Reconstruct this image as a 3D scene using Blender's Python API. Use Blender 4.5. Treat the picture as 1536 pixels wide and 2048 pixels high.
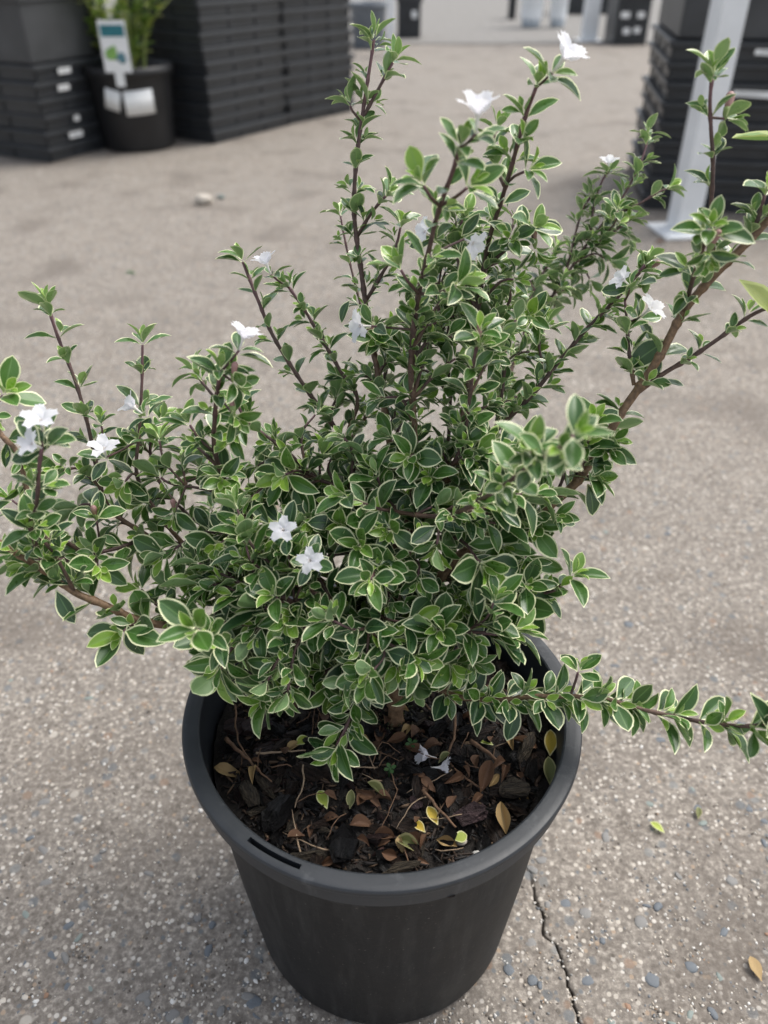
import bpy, bmesh, math, random
import numpy as np
from mathutils import Vector, Matrix

random.seed(7); np.random.seed(7)
for o in list(bpy.data.objects): bpy.data.objects.remove(o)
SC = bpy.context.scene
COL = SC.collection
R = math.radians

# ------------------------------------------------------------------ camera
PITCH = R(35.52); FPX = 1600.0
CAM = Vector((0.0, -0.2748, 0.4951))
FW = Vector((0, math.cos(PITCH), -math.sin(PITCH)))
UP = Vector((0, math.sin(PITCH), math.cos(PITCH)))
RT = Vector((1, 0, 0))
cd = bpy.data.cameras.new('camera'); cam = bpy.data.objects.new('camera', cd); COL.objects.link(cam)
cam.location = CAM; cam.rotation_euler = (math.pi/2 - PITCH, 0, 0)
cd.sensor_fit = 'HORIZONTAL'; cd.sensor_width = 36.0; cd.lens = 36.0*FPX/1536.0
cd.clip_start = 0.01; cd.clip_end = 300.0
cd.dof.use_dof = True; cd.dof.focus_distance = 0.392; cd.dof.aperture_fstop = 9.6; cd.dof.aperture_blades = 0
SC.camera = cam
SC.render.resolution_x = 768; SC.render.resolution_y = 1024

# ------------------------------------------------------------------ sky, sun, exposure
SUN_EL, SUN_AZ = R(58), R(60)          # azimuth measured from +Y towards +X
w = bpy.data.worlds.new('World'); SC.world = w; w.use_nodes = True
nt = w.node_tree; bg = nt.nodes['Background']
sky = nt.nodes.new('ShaderNodeTexSky'); sky.sky_type = 'NISHITA'; sky.sun_disc = False
sky.sun_elevation = SUN_EL; sky.sun_rotation = SUN_AZ; sky.dust_density = 3.0; sky.air_density = 1.0
hs = nt.nodes.new('ShaderNodeHueSaturation'); hs.inputs['Saturation'].default_value = 0.40
nt.links.new(sky.outputs[0], hs.inputs['Color']); nt.links.new(hs.outputs[0], bg.inputs[0])
bg.inputs[1].default_value = 0.13
sd = bpy.data.lights.new('sun', 'SUN'); sun = bpy.data.objects.new('sun', sd); COL.objects.link(sun)
sd.energy = 1.4; sd.angle = R(35); sd.color = (1.0, 0.96, 0.9)
sdir = Vector((math.sin(SUN_AZ)*math.cos(SUN_EL), math.cos(SUN_AZ)*math.cos(SUN_EL), math.sin(SUN_EL)))
sun.rotation_euler = (-sdir).to_track_quat('-Z', 'Y').to_euler(); sun.location = sdir*5
vs = SC.view_settings
vs.view_transform = 'Standard'; vs.look = 'None'; vs.gamma = 1.0; vs.exposure = 0.90; vs.use_curve_mapping = False

# ------------------------------------------------------------------ helpers
def at(px, py, d):
    d *= .96
    return CAM + d*(FW + RT*((px-768)/FPX) + UP*((1024-py)/FPX))
def ground(px, py, h=0.0):
    r = FW + RT*((px-768)/FPX) + UP*((1024-py)/FPX)
    return CAM + r*((h-CAM.z)/r.z)
def proj(P):
    v = Vector(P)-CAM; d = v.dot(FW)
    return 768+FPX*v.dot(RT)/d, 1024-FPX*v.dot(UP)/d, d

def tag(o, label=None, cat=None, group=None, kind=None):
    if label: o['label'] = label
    if cat: o['category'] = cat
    if group: o['group'] = group
    if kind: o['kind'] = kind
    return o
def empty(name, loc, rz=0):
    o = bpy.data.objects.new(name, None); COL.objects.link(o); o.empty_display_size = 0.01
    o.location = loc; o.rotation_euler = (0, 0, rz); return o
def link(name, me, mt=None, parent=None, loc=None, smooth=True):
    if mt is not None and not len(me.materials): me.materials.append(mt)
    o = bpy.data.objects.new(name, me); COL.objects.link(o)
    if parent is not None: o.parent = parent
    if loc is not None: o.location = loc
    if smooth and len(me.polygons): me.polygons.foreach_set('use_smooth', [True]*len(me.polygons))
    return o
def pydata(name, v, f):
    me = bpy.data.meshes.new(name); me.from_pydata([tuple(x) for x in v], [], [tuple(x) for x in f]); me.update(); return me
def bm_mesh(name, bm):
    me = bpy.data.meshes.new(name); bmesh.ops.recalc_face_normals(bm, faces=bm.faces); bm.to_mesh(me); bm.free(); return me
def add_box(bm, x0, x1, y0, y1, z0, z1, bev=0.0):
    r = bmesh.ops.create_cube(bm, size=1.0)
    for v in r['verts']:
        v.co = Vector(((x0+x1)/2+v.co.x*(x1-x0), (y0+y1)/2+v.co.y*(y1-y0), (z0+z1)/2+v.co.z*(z1-z0)))
    if bev:
        es = list({e for v in r['verts'] for e in v.link_edges})
        bmesh.ops.bevel(bm, geom=es, offset=bev, segments=2, affect='EDGES', profile=0.5)
def lathe(prof, seg=64, cap0=False, cap1=False):
    vs_, fs = [], []
    n = len(prof)
    for i in range(seg):
        a = 2*math.pi*i/seg
        for r, z in prof: vs_.append((r*math.cos(a), r*math.sin(a), z))
    for i in range(seg):
        j = (i+1) % seg
        for k in range(n-1): fs.append((i*n+k, j*n+k, j*n+k+1, i*n+k+1))
    if cap0: fs.append([i*n for i in range(seg)][::-1])
    if cap1: fs.append([i*n+n-1 for i in range(seg)])
    return vs_, fs

def catmull(pts, step):
    P = [Vector(p) for p in pts]
    if len(P) == 2: P = [P[0], (P[0]+P[1])/2, P[1]]
    Q = [P[0]*2-P[1]] + P + [P[-1]*2-P[-2]]
    out = []
    for i in range(1, len(Q)-2):
        n = max(2, int((Q[i+1]-Q[i]).length/step))
        for k in range(n):
            t = k/n; a, b, c, d = Q[i-1], Q[i], Q[i+1], Q[i+2]
            out.append(0.5*((2*b)+(c-a)*t+(2*a-5*b+4*c-d)*t*t+(3*b-a-3*c+d)*t**3))
    out.append(P[-1]); return out
def tube(pts, r0, r1, seg=7, rad=None, tf0=0.0, tf1=1.0):
    """closed tapering tube -> verts, faces, t-fraction"""
    n = len(pts); vs_, fs, tf = [], [], []
    prev = None
    for i, p in enumerate(pts):
        t = (pts[min(i+1, n-1)]-pts[max(i-1, 0)]).normalized()
        if prev is None:
            a = Vector((0, 0, 1)) if abs(t.z) < .9 else Vector((1, 0, 0)); u = t.cross(a).normalized()
        else: u = (prev-t*prev.dot(t)).normalized()
        prev = u; v = t.cross(u)
        k = i/(n-1); r = (rad[i] if rad else r0+(r1-r0)*k)
        for s in range(seg):
            an = 2*math.pi*s/seg
            vs_.append(p+(u*math.cos(an)+v*math.sin(an))*r); tf.append(tf0+(tf1-tf0)*k)
    for i in range(n-1):
        for s in range(seg):
            q = (s+1) % seg
            fs.append((i*seg+s, i*seg+q, (i+1)*seg+q, (i+1)*seg+s))
    fs.append(list(range(seg))[::-1]); fs.append([(n-1)*seg+s for s in range(seg)])
    return vs_, fs, tf

# cheap value noise on numpy arrays
_tab = np.random.RandomState(3).rand(256, 256)
def vnoise(x, y):
    xi = np.floor(x).astype(int); yi = np.floor(y).astype(int); fx = x-xi; fy = y-yi
    fx = fx*fx*(3-2*fx); fy = fy*fy*(3-2*fy)
    g = lambda a, b: _tab[a % 256, b % 256]
    return (g(xi, yi)*(1-fx)+g(xi+1, yi)*fx)*(1-fy)+(g(xi, yi+1)*(1-fx)+g(xi+1, yi+1)*fx)*fy

# ------------------------------------------------------------------ materials
class NT:
    def __init__(s, name):
        s.m = bpy.data.materials.new(name); s.m.use_nodes = True; s.t = s.m.node_tree
        s.b = s.t.nodes['Principled BSDF']; s.out = s.t.nodes['Material Output']
    def n(s, typ, **kw):
        x = s.t.nodes.new('ShaderNode'+typ)
        for k, v in kw.items(): setattr(x, k, v)
        return x
    def l(s, a, b): s.t.links.new(a, b)
    def coord(s, kind='Object', scale=None):
        tc = s.n('TexCoord'); o = tc.outputs[kind]
        if scale:
            mp = s.n('Mapping'); mp.inputs['Scale'].default_value = scale; s.l(o, mp.inputs[0]); o = mp.outputs[0]
        return o
    def noise(s, sc, detail=4, rough=.55, vec=None):
        x = s.n('TexNoise'); x.inputs['Scale'].default_value = sc; x.inputs['Detail'].default_value = detail; x.inputs['Roughness'].default_value = rough
        if vec is not None: s.l(vec, x.inputs['Vector'])
        return x.outputs['Fac']
    def ramp(s, fac, stops, interp='LINEAR'):
        x = s.n('ValToRGB'); x.color_ramp.interpolation = interp; e = x.color_ramp.elements
        while len(e) < len(stops): e.new(0.5)
        for k, (p, c) in enumerate(stops):
            e[k].position = p; e[k].color = (c, c, c, 1) if isinstance(c, (int, float)) else (*c, 1)
        s.l(fac, x.inputs[0]); return x.outputs[0]
    def mix(s, fac, a, b, mode='MIX'):
        x = s.n('Mix', data_type='RGBA', blend_type=mode)
        for sock, val in ((x.inputs[0], fac), (x.inputs[6], a), (x.inputs[7], b)):
            if isinstance(val, (int, float)): sock.default_value = val
            elif isinstance(val, tuple): sock.default_value = (*val, 1)
            else: s.l(val, sock)
        return x.outputs[2]
    def math(s, op, a, b=0.0, c=None):
        x = s.n('Math', operation=op)
        for k, v in enumerate((a, b) if c is None else (a, b, c)):
            if isinstance(v, (int, float)): x.inputs[k].default_value = v
            else: s.l(v, x.inputs[k])
        return x.outputs[0]
    def attr(s, name):
        x = s.n('Attribute'); x.attribute_name = name; return x
    def bump(s, h, strength=.3, dist=.001):
        x = s.n('Bump'); x.inputs['Strength'].default_value = strength; x.inputs['Distance'].default_value = dist
        s.l(h, x.inputs['Height']); s.l(x.outputs[0], s.b.inputs['Normal'])
    def base(s, c):
        if isinstance(c, tuple): s.b.inputs['Base Color'].default_value = (*c, 1)
        else: s.l(c, s.b.inputs['Base Color'])
    def rough(s, r):
        if isinstance(r, (int, float)): s.b.inputs['Roughness'].default_value = r
        else: s.l(r, s.b.inputs['Roughness'])

def simple(name, c, rough=.6, var=.25, sc=40, bump=.2, bd=.001, c2=None, kind='Object'):
    k = NT(name); co = k.coord(kind); f = k.noise(sc, 5, .6, co)
    lo = tuple(x*(1-var) for x in c); hi = c2 or tuple(min(1, x*(1+var)) for x in c)
    k.base(k.ramp(f, [(.3, lo), (.7, hi)])); k.rough(rough)
    if bump: k.bump(k.noise(sc*3, 4, .6, co), bump, bd)
    return k.m

M = {}
# --- concrete
k = NT('concrete'); co = k.coord('Object')
big = k.noise(2.2, 5, .6, co); mid = k.noise(28, 6, .65, co); fine = k.noise(260, 5, .7, co)
c = k.ramp(mid, [(.30, (.115, .094, .075)), (.5, (.215, .187, .157)), (.70, (.33, .295, .252))])
c = k.mix(k.ramp(big, [(.35, 0.0), (.7, .45)]), c, (.185, .172, .155))
c = k.mix(.55, c, k.ramp(fine, [(.32, (.055, .045, .036)), (.5, (.205, .178, .15)), (.68, (.56, .51, .44))]), 'MIX')
vor = k.n('TexVoronoi'); vor.inputs['Scale'].default_value = 260; vor.inputs['Randomness'].default_value = 1; k.l(co, vor.inputs['Vector'])
sel = k.n('SeparateColor'); k.l(vor.outputs['Color'], sel.inputs[0])
stone = k.ramp(sel.outputs[1], [(0, (.55, .50, .43)), (.35, (.62, .58, .52)), (.55, (.13, .145, .155)), (.72, (.36, .27, .19)), (.86, (.10, .085, .07)), (1, (.75, .72, .68))], 'CONSTANT')
inside = k.math('MULTIPLY', k.ramp(vor.outputs['Distance'], [(.30, 1.0), (.42, 0.0)]), k.ramp(sel.outputs[0], [(.60, 0.0), (.64, 1.0)]))
c = k.mix(k.math('MULTIPLY', inside, .8), c, stone)
v2 = k.n('TexVoronoi'); v2.inputs['Scale'].default_value = 95; k.l(co, v2.inputs['Vector'])
s2 = k.n('SeparateColor'); k.l(v2.outputs['Color'], s2.inputs[0])
in2 = k.math('MULTIPLY', k.ramp(k.math('ADD', v2.outputs['Distance'], k.math('MULTIPLY', fine, .3)), [(.42, 1.0), (.52, 0.0)]), k.ramp(s2.outputs[0], [(.80, 0.0), (.83, 1.0)]))
c = k.mix(k.math('MULTIPLY', in2, .7), c, k.ramp(s2.outputs[1], [(0, (.13, .145, .155)), (.5, (.20, .205, .20)), (.75, (.25, .17, .12)), (.9, (.5, .46, .40))], 'CONSTANT'))
stain = k.ramp(k.noise(7, 3, .5, co), [(.54, 0.0), (.70, .55)])
c = k.mix(stain, c, (.105, .086, .07))
cr = k.attr('crack'); c = k.mix(cr.outputs['Fac'], c, (.045, .036, .028))
k.base(c); k.rough(.85); k.bump(k.math('ADD', k.math('MULTIPLY', fine, .6), mid), .55, .0022); M['concrete'] = k.m

M['driveway'] = simple('driveway_asphalt', (.21, .20, .185), .9, .25, 30, .3)
for nm, cc in (('cream', (.55, .50, .43)), ('white', (.70, .68, .64)), ('blue', (.12, .135, .15)), ('rust', (.27, .16, .10)), ('grey', (.20, .195, .185)), ('green', (.20, .235, .215))):
    M['peb_'+nm] = simple('pebble_'+nm, cc, .6, .2, 300, .2)
k = NT('pebble_mix'); a = k.attr('pcol'); k.base(a.outputs['Color']); k.rough(.65); M['peb_mix'] = k.m

# --- pot plastics
k = NT('black_pot_plastic'); co = k.coord('Object')
n1 = k.noise(18, 6, .65, co); st = k.noise(90, 6, .7, k.coord('Object', (1, 1, .12))); sp = k.noise(700, 3, .6, co)
c = k.ramp(n1, [(.3, (.0065, .007, .0082)), (.7, (.014, .015, .0168))])
c = k.mix(k.ramp(st, [(.48, 0.0), (.70, .50)]), c, (.050, .051, .050))
c = k.mix(k.ramp(sp, [(.68, 0.0), (.72, .6)]), c, (.24, .22, .19))
k.base(c); k.rough(k.ramp(n1, [(.3, .50), (.7, .64)])); k.b.inputs['Specular IOR Level'].default_value = .30; k.bump(k.noise(420, 4, .6, co), .12, .0006); M['pot'] = k.m
k = NT('pot_rim_plastic'); co = k.coord('Object')
n1 = k.noise(25, 6, .65, co); sc_ = k.noise(60, 8, .75, k.coord('Object', (1, 1, .3)))
c = k.ramp(n1, [(.3, (.016, .019, .023)), (.7, (.030, .034, .040))])  # lighter, bluer base than the wall: sky reflection put into the rim colour
c = k.mix(k.ramp(sc_, [(.57, 0.0), (.74, .45)]), c, (.14, .145, .15))
k.base(c); k.rough(k.ramp(n1, [(.3, .40), (.7, .55)])); k.bump(k.noise(500, 5, .65, co), .15, .0006); M['rim'] = k.m
M['tray'] = simple('tray_plastic', (.028, .031, .035), .40, .35, 14, .1)
M['tray_grey'] = simple('tray_grey_plastic', (.045, .047, .050), .45, .3, 10, .1)
M['bgpot'] = simple('far_pot_plastic', (.013, .0135, .015), .5, .3, 20, .1)
M['greypot'] = simple('grey_tub_plastic', (.13, .15, .175), .5, .2, 10, .1)
M['paper'] = simple('paper', (.80, .81, .80), .6, .05, 60, .0)
M['print_grey'] = simple('print_grey', (.55, .56, .56), .6, .1, 200, 0)
M['print_teal'] = simple('print_teal', (.02, .16, .19), .6, .25, 120, 0)
M['print_green'] = simple('print_green', (.22, .42, .10), .6, .4, 90, 0)
M['print_blue'] = simple('print_blue', (.10, .22, .26), .6, .4, 90, 0)
M['post'] = simple('white_post_paint', (.76, .78, .79), .45, .08, 12, .1)
M['bucket'] = simple('white_bucket_plastic', (.84, .87, .89), .4, .06, 10, 0)
M['bucket_foot'] = simple('bucket_foot_plastic', (.45, .50, .54), .4, .1, 10, 0)

# --- wood of the shrub: purple-brown when young, brown when old
k = NT('shrub_bark'); co = k.coord('Object'); t = k.attr('tfrac')
f = k.noise(500, 5, .6, co)
old = k.ramp(f, [(.3, (.11, .064, .036)), (.7, (.30, .185, .105))])
yng = k.ramp(f, [(.3, (.050, .028, .025)), (.7, (.125, .075, .062))])
tip = k.ramp(f, [(.3, (.12, .055, .07)), (.7, (.20, .10, .11))])
c = k.mix(k.ramp(t.outputs['Fac'], [(.25, 0.0), (.55, 1.0)]), old, yng)
c = k.mix(k.ramp(t.outputs['Fac'], [(.80, 0.0), (1.0, .9)]), c, tip)
k.base(c); k.rough(.6); k.bump(k.noise(900, 4, .6, co), .4, .0005); M['bark'] = k.m

# --- variegated leaf
k = NT('variegated_leaf'); co = k.coord('Object')
ed = k.attr('edge').outputs['Fac']; u = k.attr('midu').outputs['Fac']; age = k.attr('age').outputs['Fac']
nz = k.noise(330, 3, .6, co); nz2 = k.noise(900, 2, .5, co)
marg = k.ramp(k.math('ADD', ed, k.math('MULTIPLY', k.math('SUBTRACT', nz, .5), .22)), [(.130, 1.0), (.175, 0.0)])
dark = k.ramp(nz, [(.3, (.014, .048, .017)), (.7, (.032, .088, .030))])
midg = k.ramp(nz, [(.3, (.042, .120, .019)), (.7, (.085, .200, .033))])
lime = k.ramp(nz, [(.3, (.19, .37, .035)), (.7, (.33, .50, .07))])
c = k.mix(k.ramp(age, [(.22, 0.0), (.50, 1.0)]), dark, midg)
c = k.mix(k.ramp(age, [(.52, 0.0), (.88, 1.0)]), c, lime)
rib = k.ramp(k.math('ABSOLUTE', u), [(.03, .45), (.09, 0.0)])
c = k.mix(rib, c, (.20, .33, .12))
sect = k.ramp(k.math('ADD', k.math('MULTIPLY', nz2, .5), k.math('MULTIPLY', nz, .5)), [(.56, 0.0), (.66, .30)])
c = k.mix(sect, c, (.11, .21, .08))
c = k.mix(marg, c, k.mix(k.ramp(age, [(.5, 0.0), (.95, 1.0)]), (.78, .80, .50), (.68, .77, .32)))
geo = k.n('NewGeometry')
c = k.mix(k.math('MULTIPLY', geo.outputs['Backfacing'], .45), c, (.30, .42, .22))
k.base(c); k.rough(k.ramp(nz, [(.3, .24), (.7, .40)])); k.b.inputs['Specular IOR Level'].default_value = .62
k.bump(k.math('ADD', k.math('MULTIPLY', k.math('ABSOLUTE', u), 1.0), k.math('MULTIPLY', nz2, .5)), .18, .0006)
tr = k.n('BsdfTranslucent'); k.l(k.mix(.5, c, (.30, .5, .08)), tr.inputs[0])
mx = k.n('MixShader'); mx.inputs[0].default_value = .13
k.l(k.b.outputs[0], mx.inputs[1]); k.l(tr.outputs[0], mx.inputs[2]); k.l(mx.outputs[0], k.out.inputs[0]); M['leaf'] = k.m

def plainleaf(name, a, b, edge=None, rough=.5, trans=.2):
    k = NT(name); co = k.coord('Object'); f = k.noise(250, 4, .6, co); c = k.ramp(f, [(.3, a), (.7, b)])
    if edge: c = k.mix(k.ramp(k.attr('edge').outputs['Fac'], [(.16, 1.0), (.26, 0.0)]), c, edge)
    k.base(c); k.rough(rough); k.bump(k.noise(700, 3, .6, co), .3, .0005)
    if trans:
        tr = k.n('BsdfTranslucent'); k.l(c, tr.inputs[0]); mx = k.n('MixShader'); mx.inputs[0].default_value = trans
        k.l(k.b.outputs[0], mx.inputs[1]); k.l(tr.outputs[0], mx.inputs[2]); k.l(mx.outputs[0], k.out.inputs[0])
    return k.m
M['leaf_yellow'] = plainleaf('yellow_leaf', (.55, .38, .03), (.70, .52, .08), (.80, .70, .35))
M['leaf_lime'] = plainleaf('lime_leaf', (.30, .42, .05), (.50, .55, .10), (.70, .72, .35))
M['leaf_brown'] = plainleaf('brown_leaf', (.055, .026, .013), (.20, .105, .055), None, .7, .05)
M['leaf_tan'] = plainleaf('tan_leaf', (.30, .20, .085), (.48, .34, .16), None, .7, .1)
M['leaf_olive'] = plainleaf('olive_leaf', (.10, .12, .035), (.19, .20, .07), (.34, .32, .15), .6, .15)
M['leaf_big'] = plainleaf('broad_green_leaf', (.08, .20, .025), (.22, .38, .06), (.42, .50, .16), .4, .25)
M['leaf_turn'] = plainleaf('yellowing_leaf', (.07, .17, .02), (.30, .30, .03), (.34, .40, .10), .4, .15)
M['sprout'] = plainleaf('seedling_leaf', (.035, .10, .03), (.07, .16, .05), None, .5, .2)
k = NT('petal_white'); k.base(k.ramp(k.noise(260, 3, .5, k.coord('Object')), [(.3, (.88, .87, .92)), (.7, (.95, .94, .97))])); k.rough(.6)
tr = k.n('BsdfTranslucent'); tr.inputs[0].default_value = (.94, .93, .97, 1); mx = k.n('MixShader'); mx.inputs[0].default_value = .42
k.l(k.b.outputs[0], mx.inputs[1]); k.l(tr.outputs[0], mx.inputs[2]); k.l(mx.outputs[0], k.out.inputs[0]); M['petal'] = k.m
M['throat'] = simple('flower_tube', (.80, .76, .72), .6, .08, 200, 0)
M['anther'] = simple('anther', (.30, .22, .24), .7, .2, 300, 0)
M['bud'] = simple('pink_bud', (.36, .20, .185), .5, .25, 260, .1)
M['bud_green'] = simple('bud_base', (.22, .30, .10), .5, .2, 260, .1)
M['petal_pink'] = simple('fallen_petal', (.74, .62, .66), .6, .12, 250, 0)

# --- potting mix
M['mix'] = simple('potting_mix', (.016, .0125, .010), .85, .5, 140, .8, .003)
def barkmat(name, lo, hi, rough, st=(1, 5, 5)):
    # the coordinates follow each chip: grain runs along its length
    k = NT(name); co = k.coord('Object', st); oi = k.n('ObjectInfo')
    add = k.n('VectorMath', operation='ADD'); k.l(co, add.inputs[0]); cmb = k.n('CombineXYZ')
    k.l(k.math('MULTIPLY', oi.outputs['Random'], 40.0), cmb.inputs[0]); k.l(cmb.outputs[0], add.inputs[1])
    f = k.noise(3.2, 6, .65, add.outputs[0]); g = k.noise(1.3, 3, .5, add.outputs[0])
    c = k.mix(k.ramp(g, [(.35, 0.0), (.7, .6)]), k.ramp(f, [(.35, lo), (.68, hi)]), tuple(x*.45 for x in lo))
    k.base(c); k.rough(rough); k.bump(f, 1.0, .12); return k.m
M['chip_black'] = barkmat('bark_black', (.010, .009, .009), (.034, .031, .032), .33)
M['chip_brown'] = barkmat('bark_brown', (.022, .013, .009), (.115, .068, .045), .5)
M['chip_red'] = barkmat('bark_red', (.022, .009, .008), (.095, .038, .030), .5)
M['chip_purple'] = barkmat('bark_purple', (.085, .052, .056), (.19, .12, .125), .5, (1, 2, 2))
M['chip_fibre'] = barkmat('bark_fibrous', (.030, .021, .013), (.26, .20, .125), .8, (.6, 9, 9))
M['twig'] = simple('dead_twig', (.15, .085, .048), .8, .45, 260, .4)
M['twig_pale'] = simple('pale_twig', (.30, .215, .14), .8, .3, 260, .4)
k = NT('crumb_mix'); a = k.attr('pcol'); k.base(a.outputs['Color']); k.rough(.75); M['crumb'] = k.m
M['stone'] = simple('pale_stone', (.52, .47, .40), .7, .2, 60, .3)
M['moss'] = simple('moss', (.055, .085, .025), .9, .5, 400, .5)

# ------------------------------------------------------------------ the ground: one concrete sheet with a real crack
def axis(lo, hi, step, far0, far1, g=1.10):
    a = list(np.arange(lo, hi+1e-9, step)); s = step; x = hi
    while x < far1: s *= g; x += s; a.append(x)
    s = step; x = lo; b = []
    while x > far0: s *= g; x -= s; b.append(x)
    return np.array(b[::-1]+a)
crack_px = [(1062, 1755), (1072, 1800), (1088, 1832), (1086, 1868), (1112, 1888), (1126, 1925), (1138, 1965), (1147, 2005), (1160, 2040), (1185, 2075), (1200, 2130)]
CR = [ground(*p) for p in crack_px]
cy = np.array([p.y for p in CR])[::-1]; cx = np.array([p.x for p in CR])[::-1]
X = axis(-.30, .33, .0030, -40, 40); Y = axis(-.20, .42, .0030, -12, 70)
x0 = float(np.mean(cx))
X = X[np.abs(X-x0) > .0042]
X = np.sort(np.concatenate([X, x0+np.array([-.0036, -.0018, -.0010, -.0004, 0, .0004, .0010, .0018, .0036])]))
GX, GY = np.meshgrid(X, Y)
off = np.interp(GY, cy, cx)-x0 + (vnoise(GY*420, GY*0+3)-.5)*.0022*((GY > cy[0]) & (GY < cy[-1]))
fall = np.clip(1-np.abs(GX-x0)/.09, 0, 1)
inr = np.clip((cy[-1]+.004-GY)/.012, 0, 1)*np.clip((GY-cy[0]+.03)/.02, 0, 1)
WX = GX+off*fall*np.clip((.25-np.abs(GY+.10))/.1, 0, 1)
near = np.clip(1.2-np.hypot(GX, GY)*1.2, 0, 1)
Z = ((vnoise(GX*70, GY*70)-.5)*.0010+(vnoise(GX*190+9, GY*190)-.5)*.0011)*near
dpt = np.clip(1-np.abs(GX-x0)/.0011, 0, 1)*inr
Z -= dpt*.004
Z -= np.clip(1-np.abs(GX-x0)/.0038, 0, 1)*inr*.0006
Z -= .0008
ny, nx = GX.shape
verts = np.stack([WX, GY, Z], -1).reshape(-1, 3)
idx = np.arange(nx*ny).reshape(ny, nx)
F = np.stack([idx[:-1, :-1], idx[:-1, 1:], idx[1:, 1:], idx[1:, :-1]], -1).reshape(-1, 4)
def np_mesh(name, verts, quads):
    me = bpy.data.meshes.new(name); nv, nf = len(verts), len(quads); kk = quads.shape[1]
    me.vertices.add(nv); me.vertices.foreach_set('co', np.ascontiguousarray(verts, dtype=np.float32).ravel())
    me.loops.add(nf*kk); me.loops.foreach_set('vertex_index', np.ascontiguousarray(quads, dtype=np.int32).ravel())
    me.polygons.add(nf); me.polygons.foreach_set('loop_start', np.arange(nf, dtype=np.int32)*kk)
    me.polygons.foreach_set('loop_total', np.full(nf, kk, dtype=np.int32))
    me.update(calc_edges=True); me.validate(); return me
me = np_mesh('ground', verts, F)
at_ = me.attributes.new('crack', 'FLOAT', 'POINT'); at_.data.foreach_set('value', np.clip(dpt*1.3, 0, 1).ravel().astype(np.float32))
gnd = tag(link('ground', me, M['concrete']), kind='structure')

def blob(seed, flat=.5, sub=1, rough=.25):
    rs = random.Random(seed); bm = bmesh.new(); bmesh.ops.create_icosphere(bm, subdivisions=sub, radius=.5)
    for v in bm.verts:
        f = 1+rs.uniform(-rough, rough); v.co = Vector((v.co.x*f, v.co.y*f, v.co.z*f*flat))
    return bm
def blob_arrays(seed, flat, sub=1, rough=.25):
    bm = blob(seed, flat, sub, rough); bm.verts.ensure_lookup_table()
    V = np.array([v.co[:] for v in bm.verts]); Fc = np.array([[v.index for v in f.verts] for f in bm.faces]); bm.free(); return V, Fc
def scatter_mesh(name, templates, items):
    """items: (template id, pos, (sx,sy,sz), R 3x3, colour) -> one mesh with pcol"""
    VV, FF, CC, o = [], [], [], 0
    for ti, pos, sc, Rm, colr in items:
        V, Fc = templates[ti]
        VV.append((V*np.array(sc))@np.array(Rm).T+np.array(pos)); FF.append(Fc+o); o += len(V)
        CC.append(np.tile(np.array([*colr, 1.0]), (len(V), 1)))
    me = np_mesh(name, np.concatenate(VV), np.concatenate(FF))
    a = me.attributes.new('pcol', 'FLOAT_COLOR', 'POINT'); a.data.foreach_set('color', np.concatenate(CC).astype(np.float32).ravel())
    return me
def rotz(a): return np.array([[math.cos(a), -math.sin(a), 0], [math.sin(a), math.cos(a), 0], [0, 0, 1]])

pebs = {}
pk = ['cream', 'white', 'blue', 'rust', 'grey', 'green']
for q in range(4):
    for nm in pk:
        b = blob(q+11, .42, 2, .22); pebs[q, nm] = bm_mesh('pebble', b); pebs[q, nm].materials.append(M['peb_'+nm])
        pebs[q, nm].polygons.foreach_set('use_smooth', [True]*len(pebs[q, nm].polygons))
rs = random.Random(5); npb = 0
while npb < 300:
    px, py = rs.uniform(-10, 1550), 2070-1100*rs.random()**1.5
    g = ground(px, py)
    if math.hypot(g.x, g.y) < .078: continue
    nm = rs.choices(pk, [5, 4, 7, 1.2, 4, 2])[0]
    s = {'cream': .0032, 'white': .0027, 'rust': .0034}.get(nm, .0062)*rs.uniform(.7, 1.5)
    o = bpy.data.objects.new('pebble', pebs[rs.randrange(4), nm]); COL.objects.link(o); o.parent = gnd
    o.location = (g.x, g.y, -.0009); o.scale = (s, s*rs.uniform(.4, .95), .0034*rs.uniform(.75, 1.1)); o.rotation_euler = (0, 0, rs.uniform(0, 6.28)); npb += 1
tmpl = [blob_arrays(q+30, .45, 1, .22) for q in range(4)]
its = []
cols = [(.50, .45, .38), (.58, .54, .48), (.66, .64, .60), (.14, .15, .16), (.20, .195, .185), (.28, .19, .12), (.36, .31, .25), (.09, .075, .06)]
for q in range(9000):
    px, py = rs.uniform(-40, 1580), 2090-1250*rs.random()**1.3
    g = ground(px, py)
    if math.hypot(g.x, g.y) < .077: continue
    s = rs.uniform(.0010, .0024); s2 = s*rs.uniform(.6, 1)
    its.append((rs.randrange(4), (g.x, g.y, -.0009), (s, s2, min(s, .0017)*1.0), rotz(rs.uniform(0, 6.28)), rs.choices(cols, [6, 5, 3, 3, 4, 1, 5, 3])[0]))
o = tag(link('concrete_grit', scatter_mesh('concrete_grit', tmpl, its), M['peb_mix'], gnd), kind='stuff')

dr = pydata('driveway', [(-40, 5.05, .004), (40, 5.25, .004), (40, 60, .004), (-40, 60, .004)], [(0, 1, 2, 3)])
tag(link('driveway', dr, M['driveway']), kind='structure')

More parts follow.
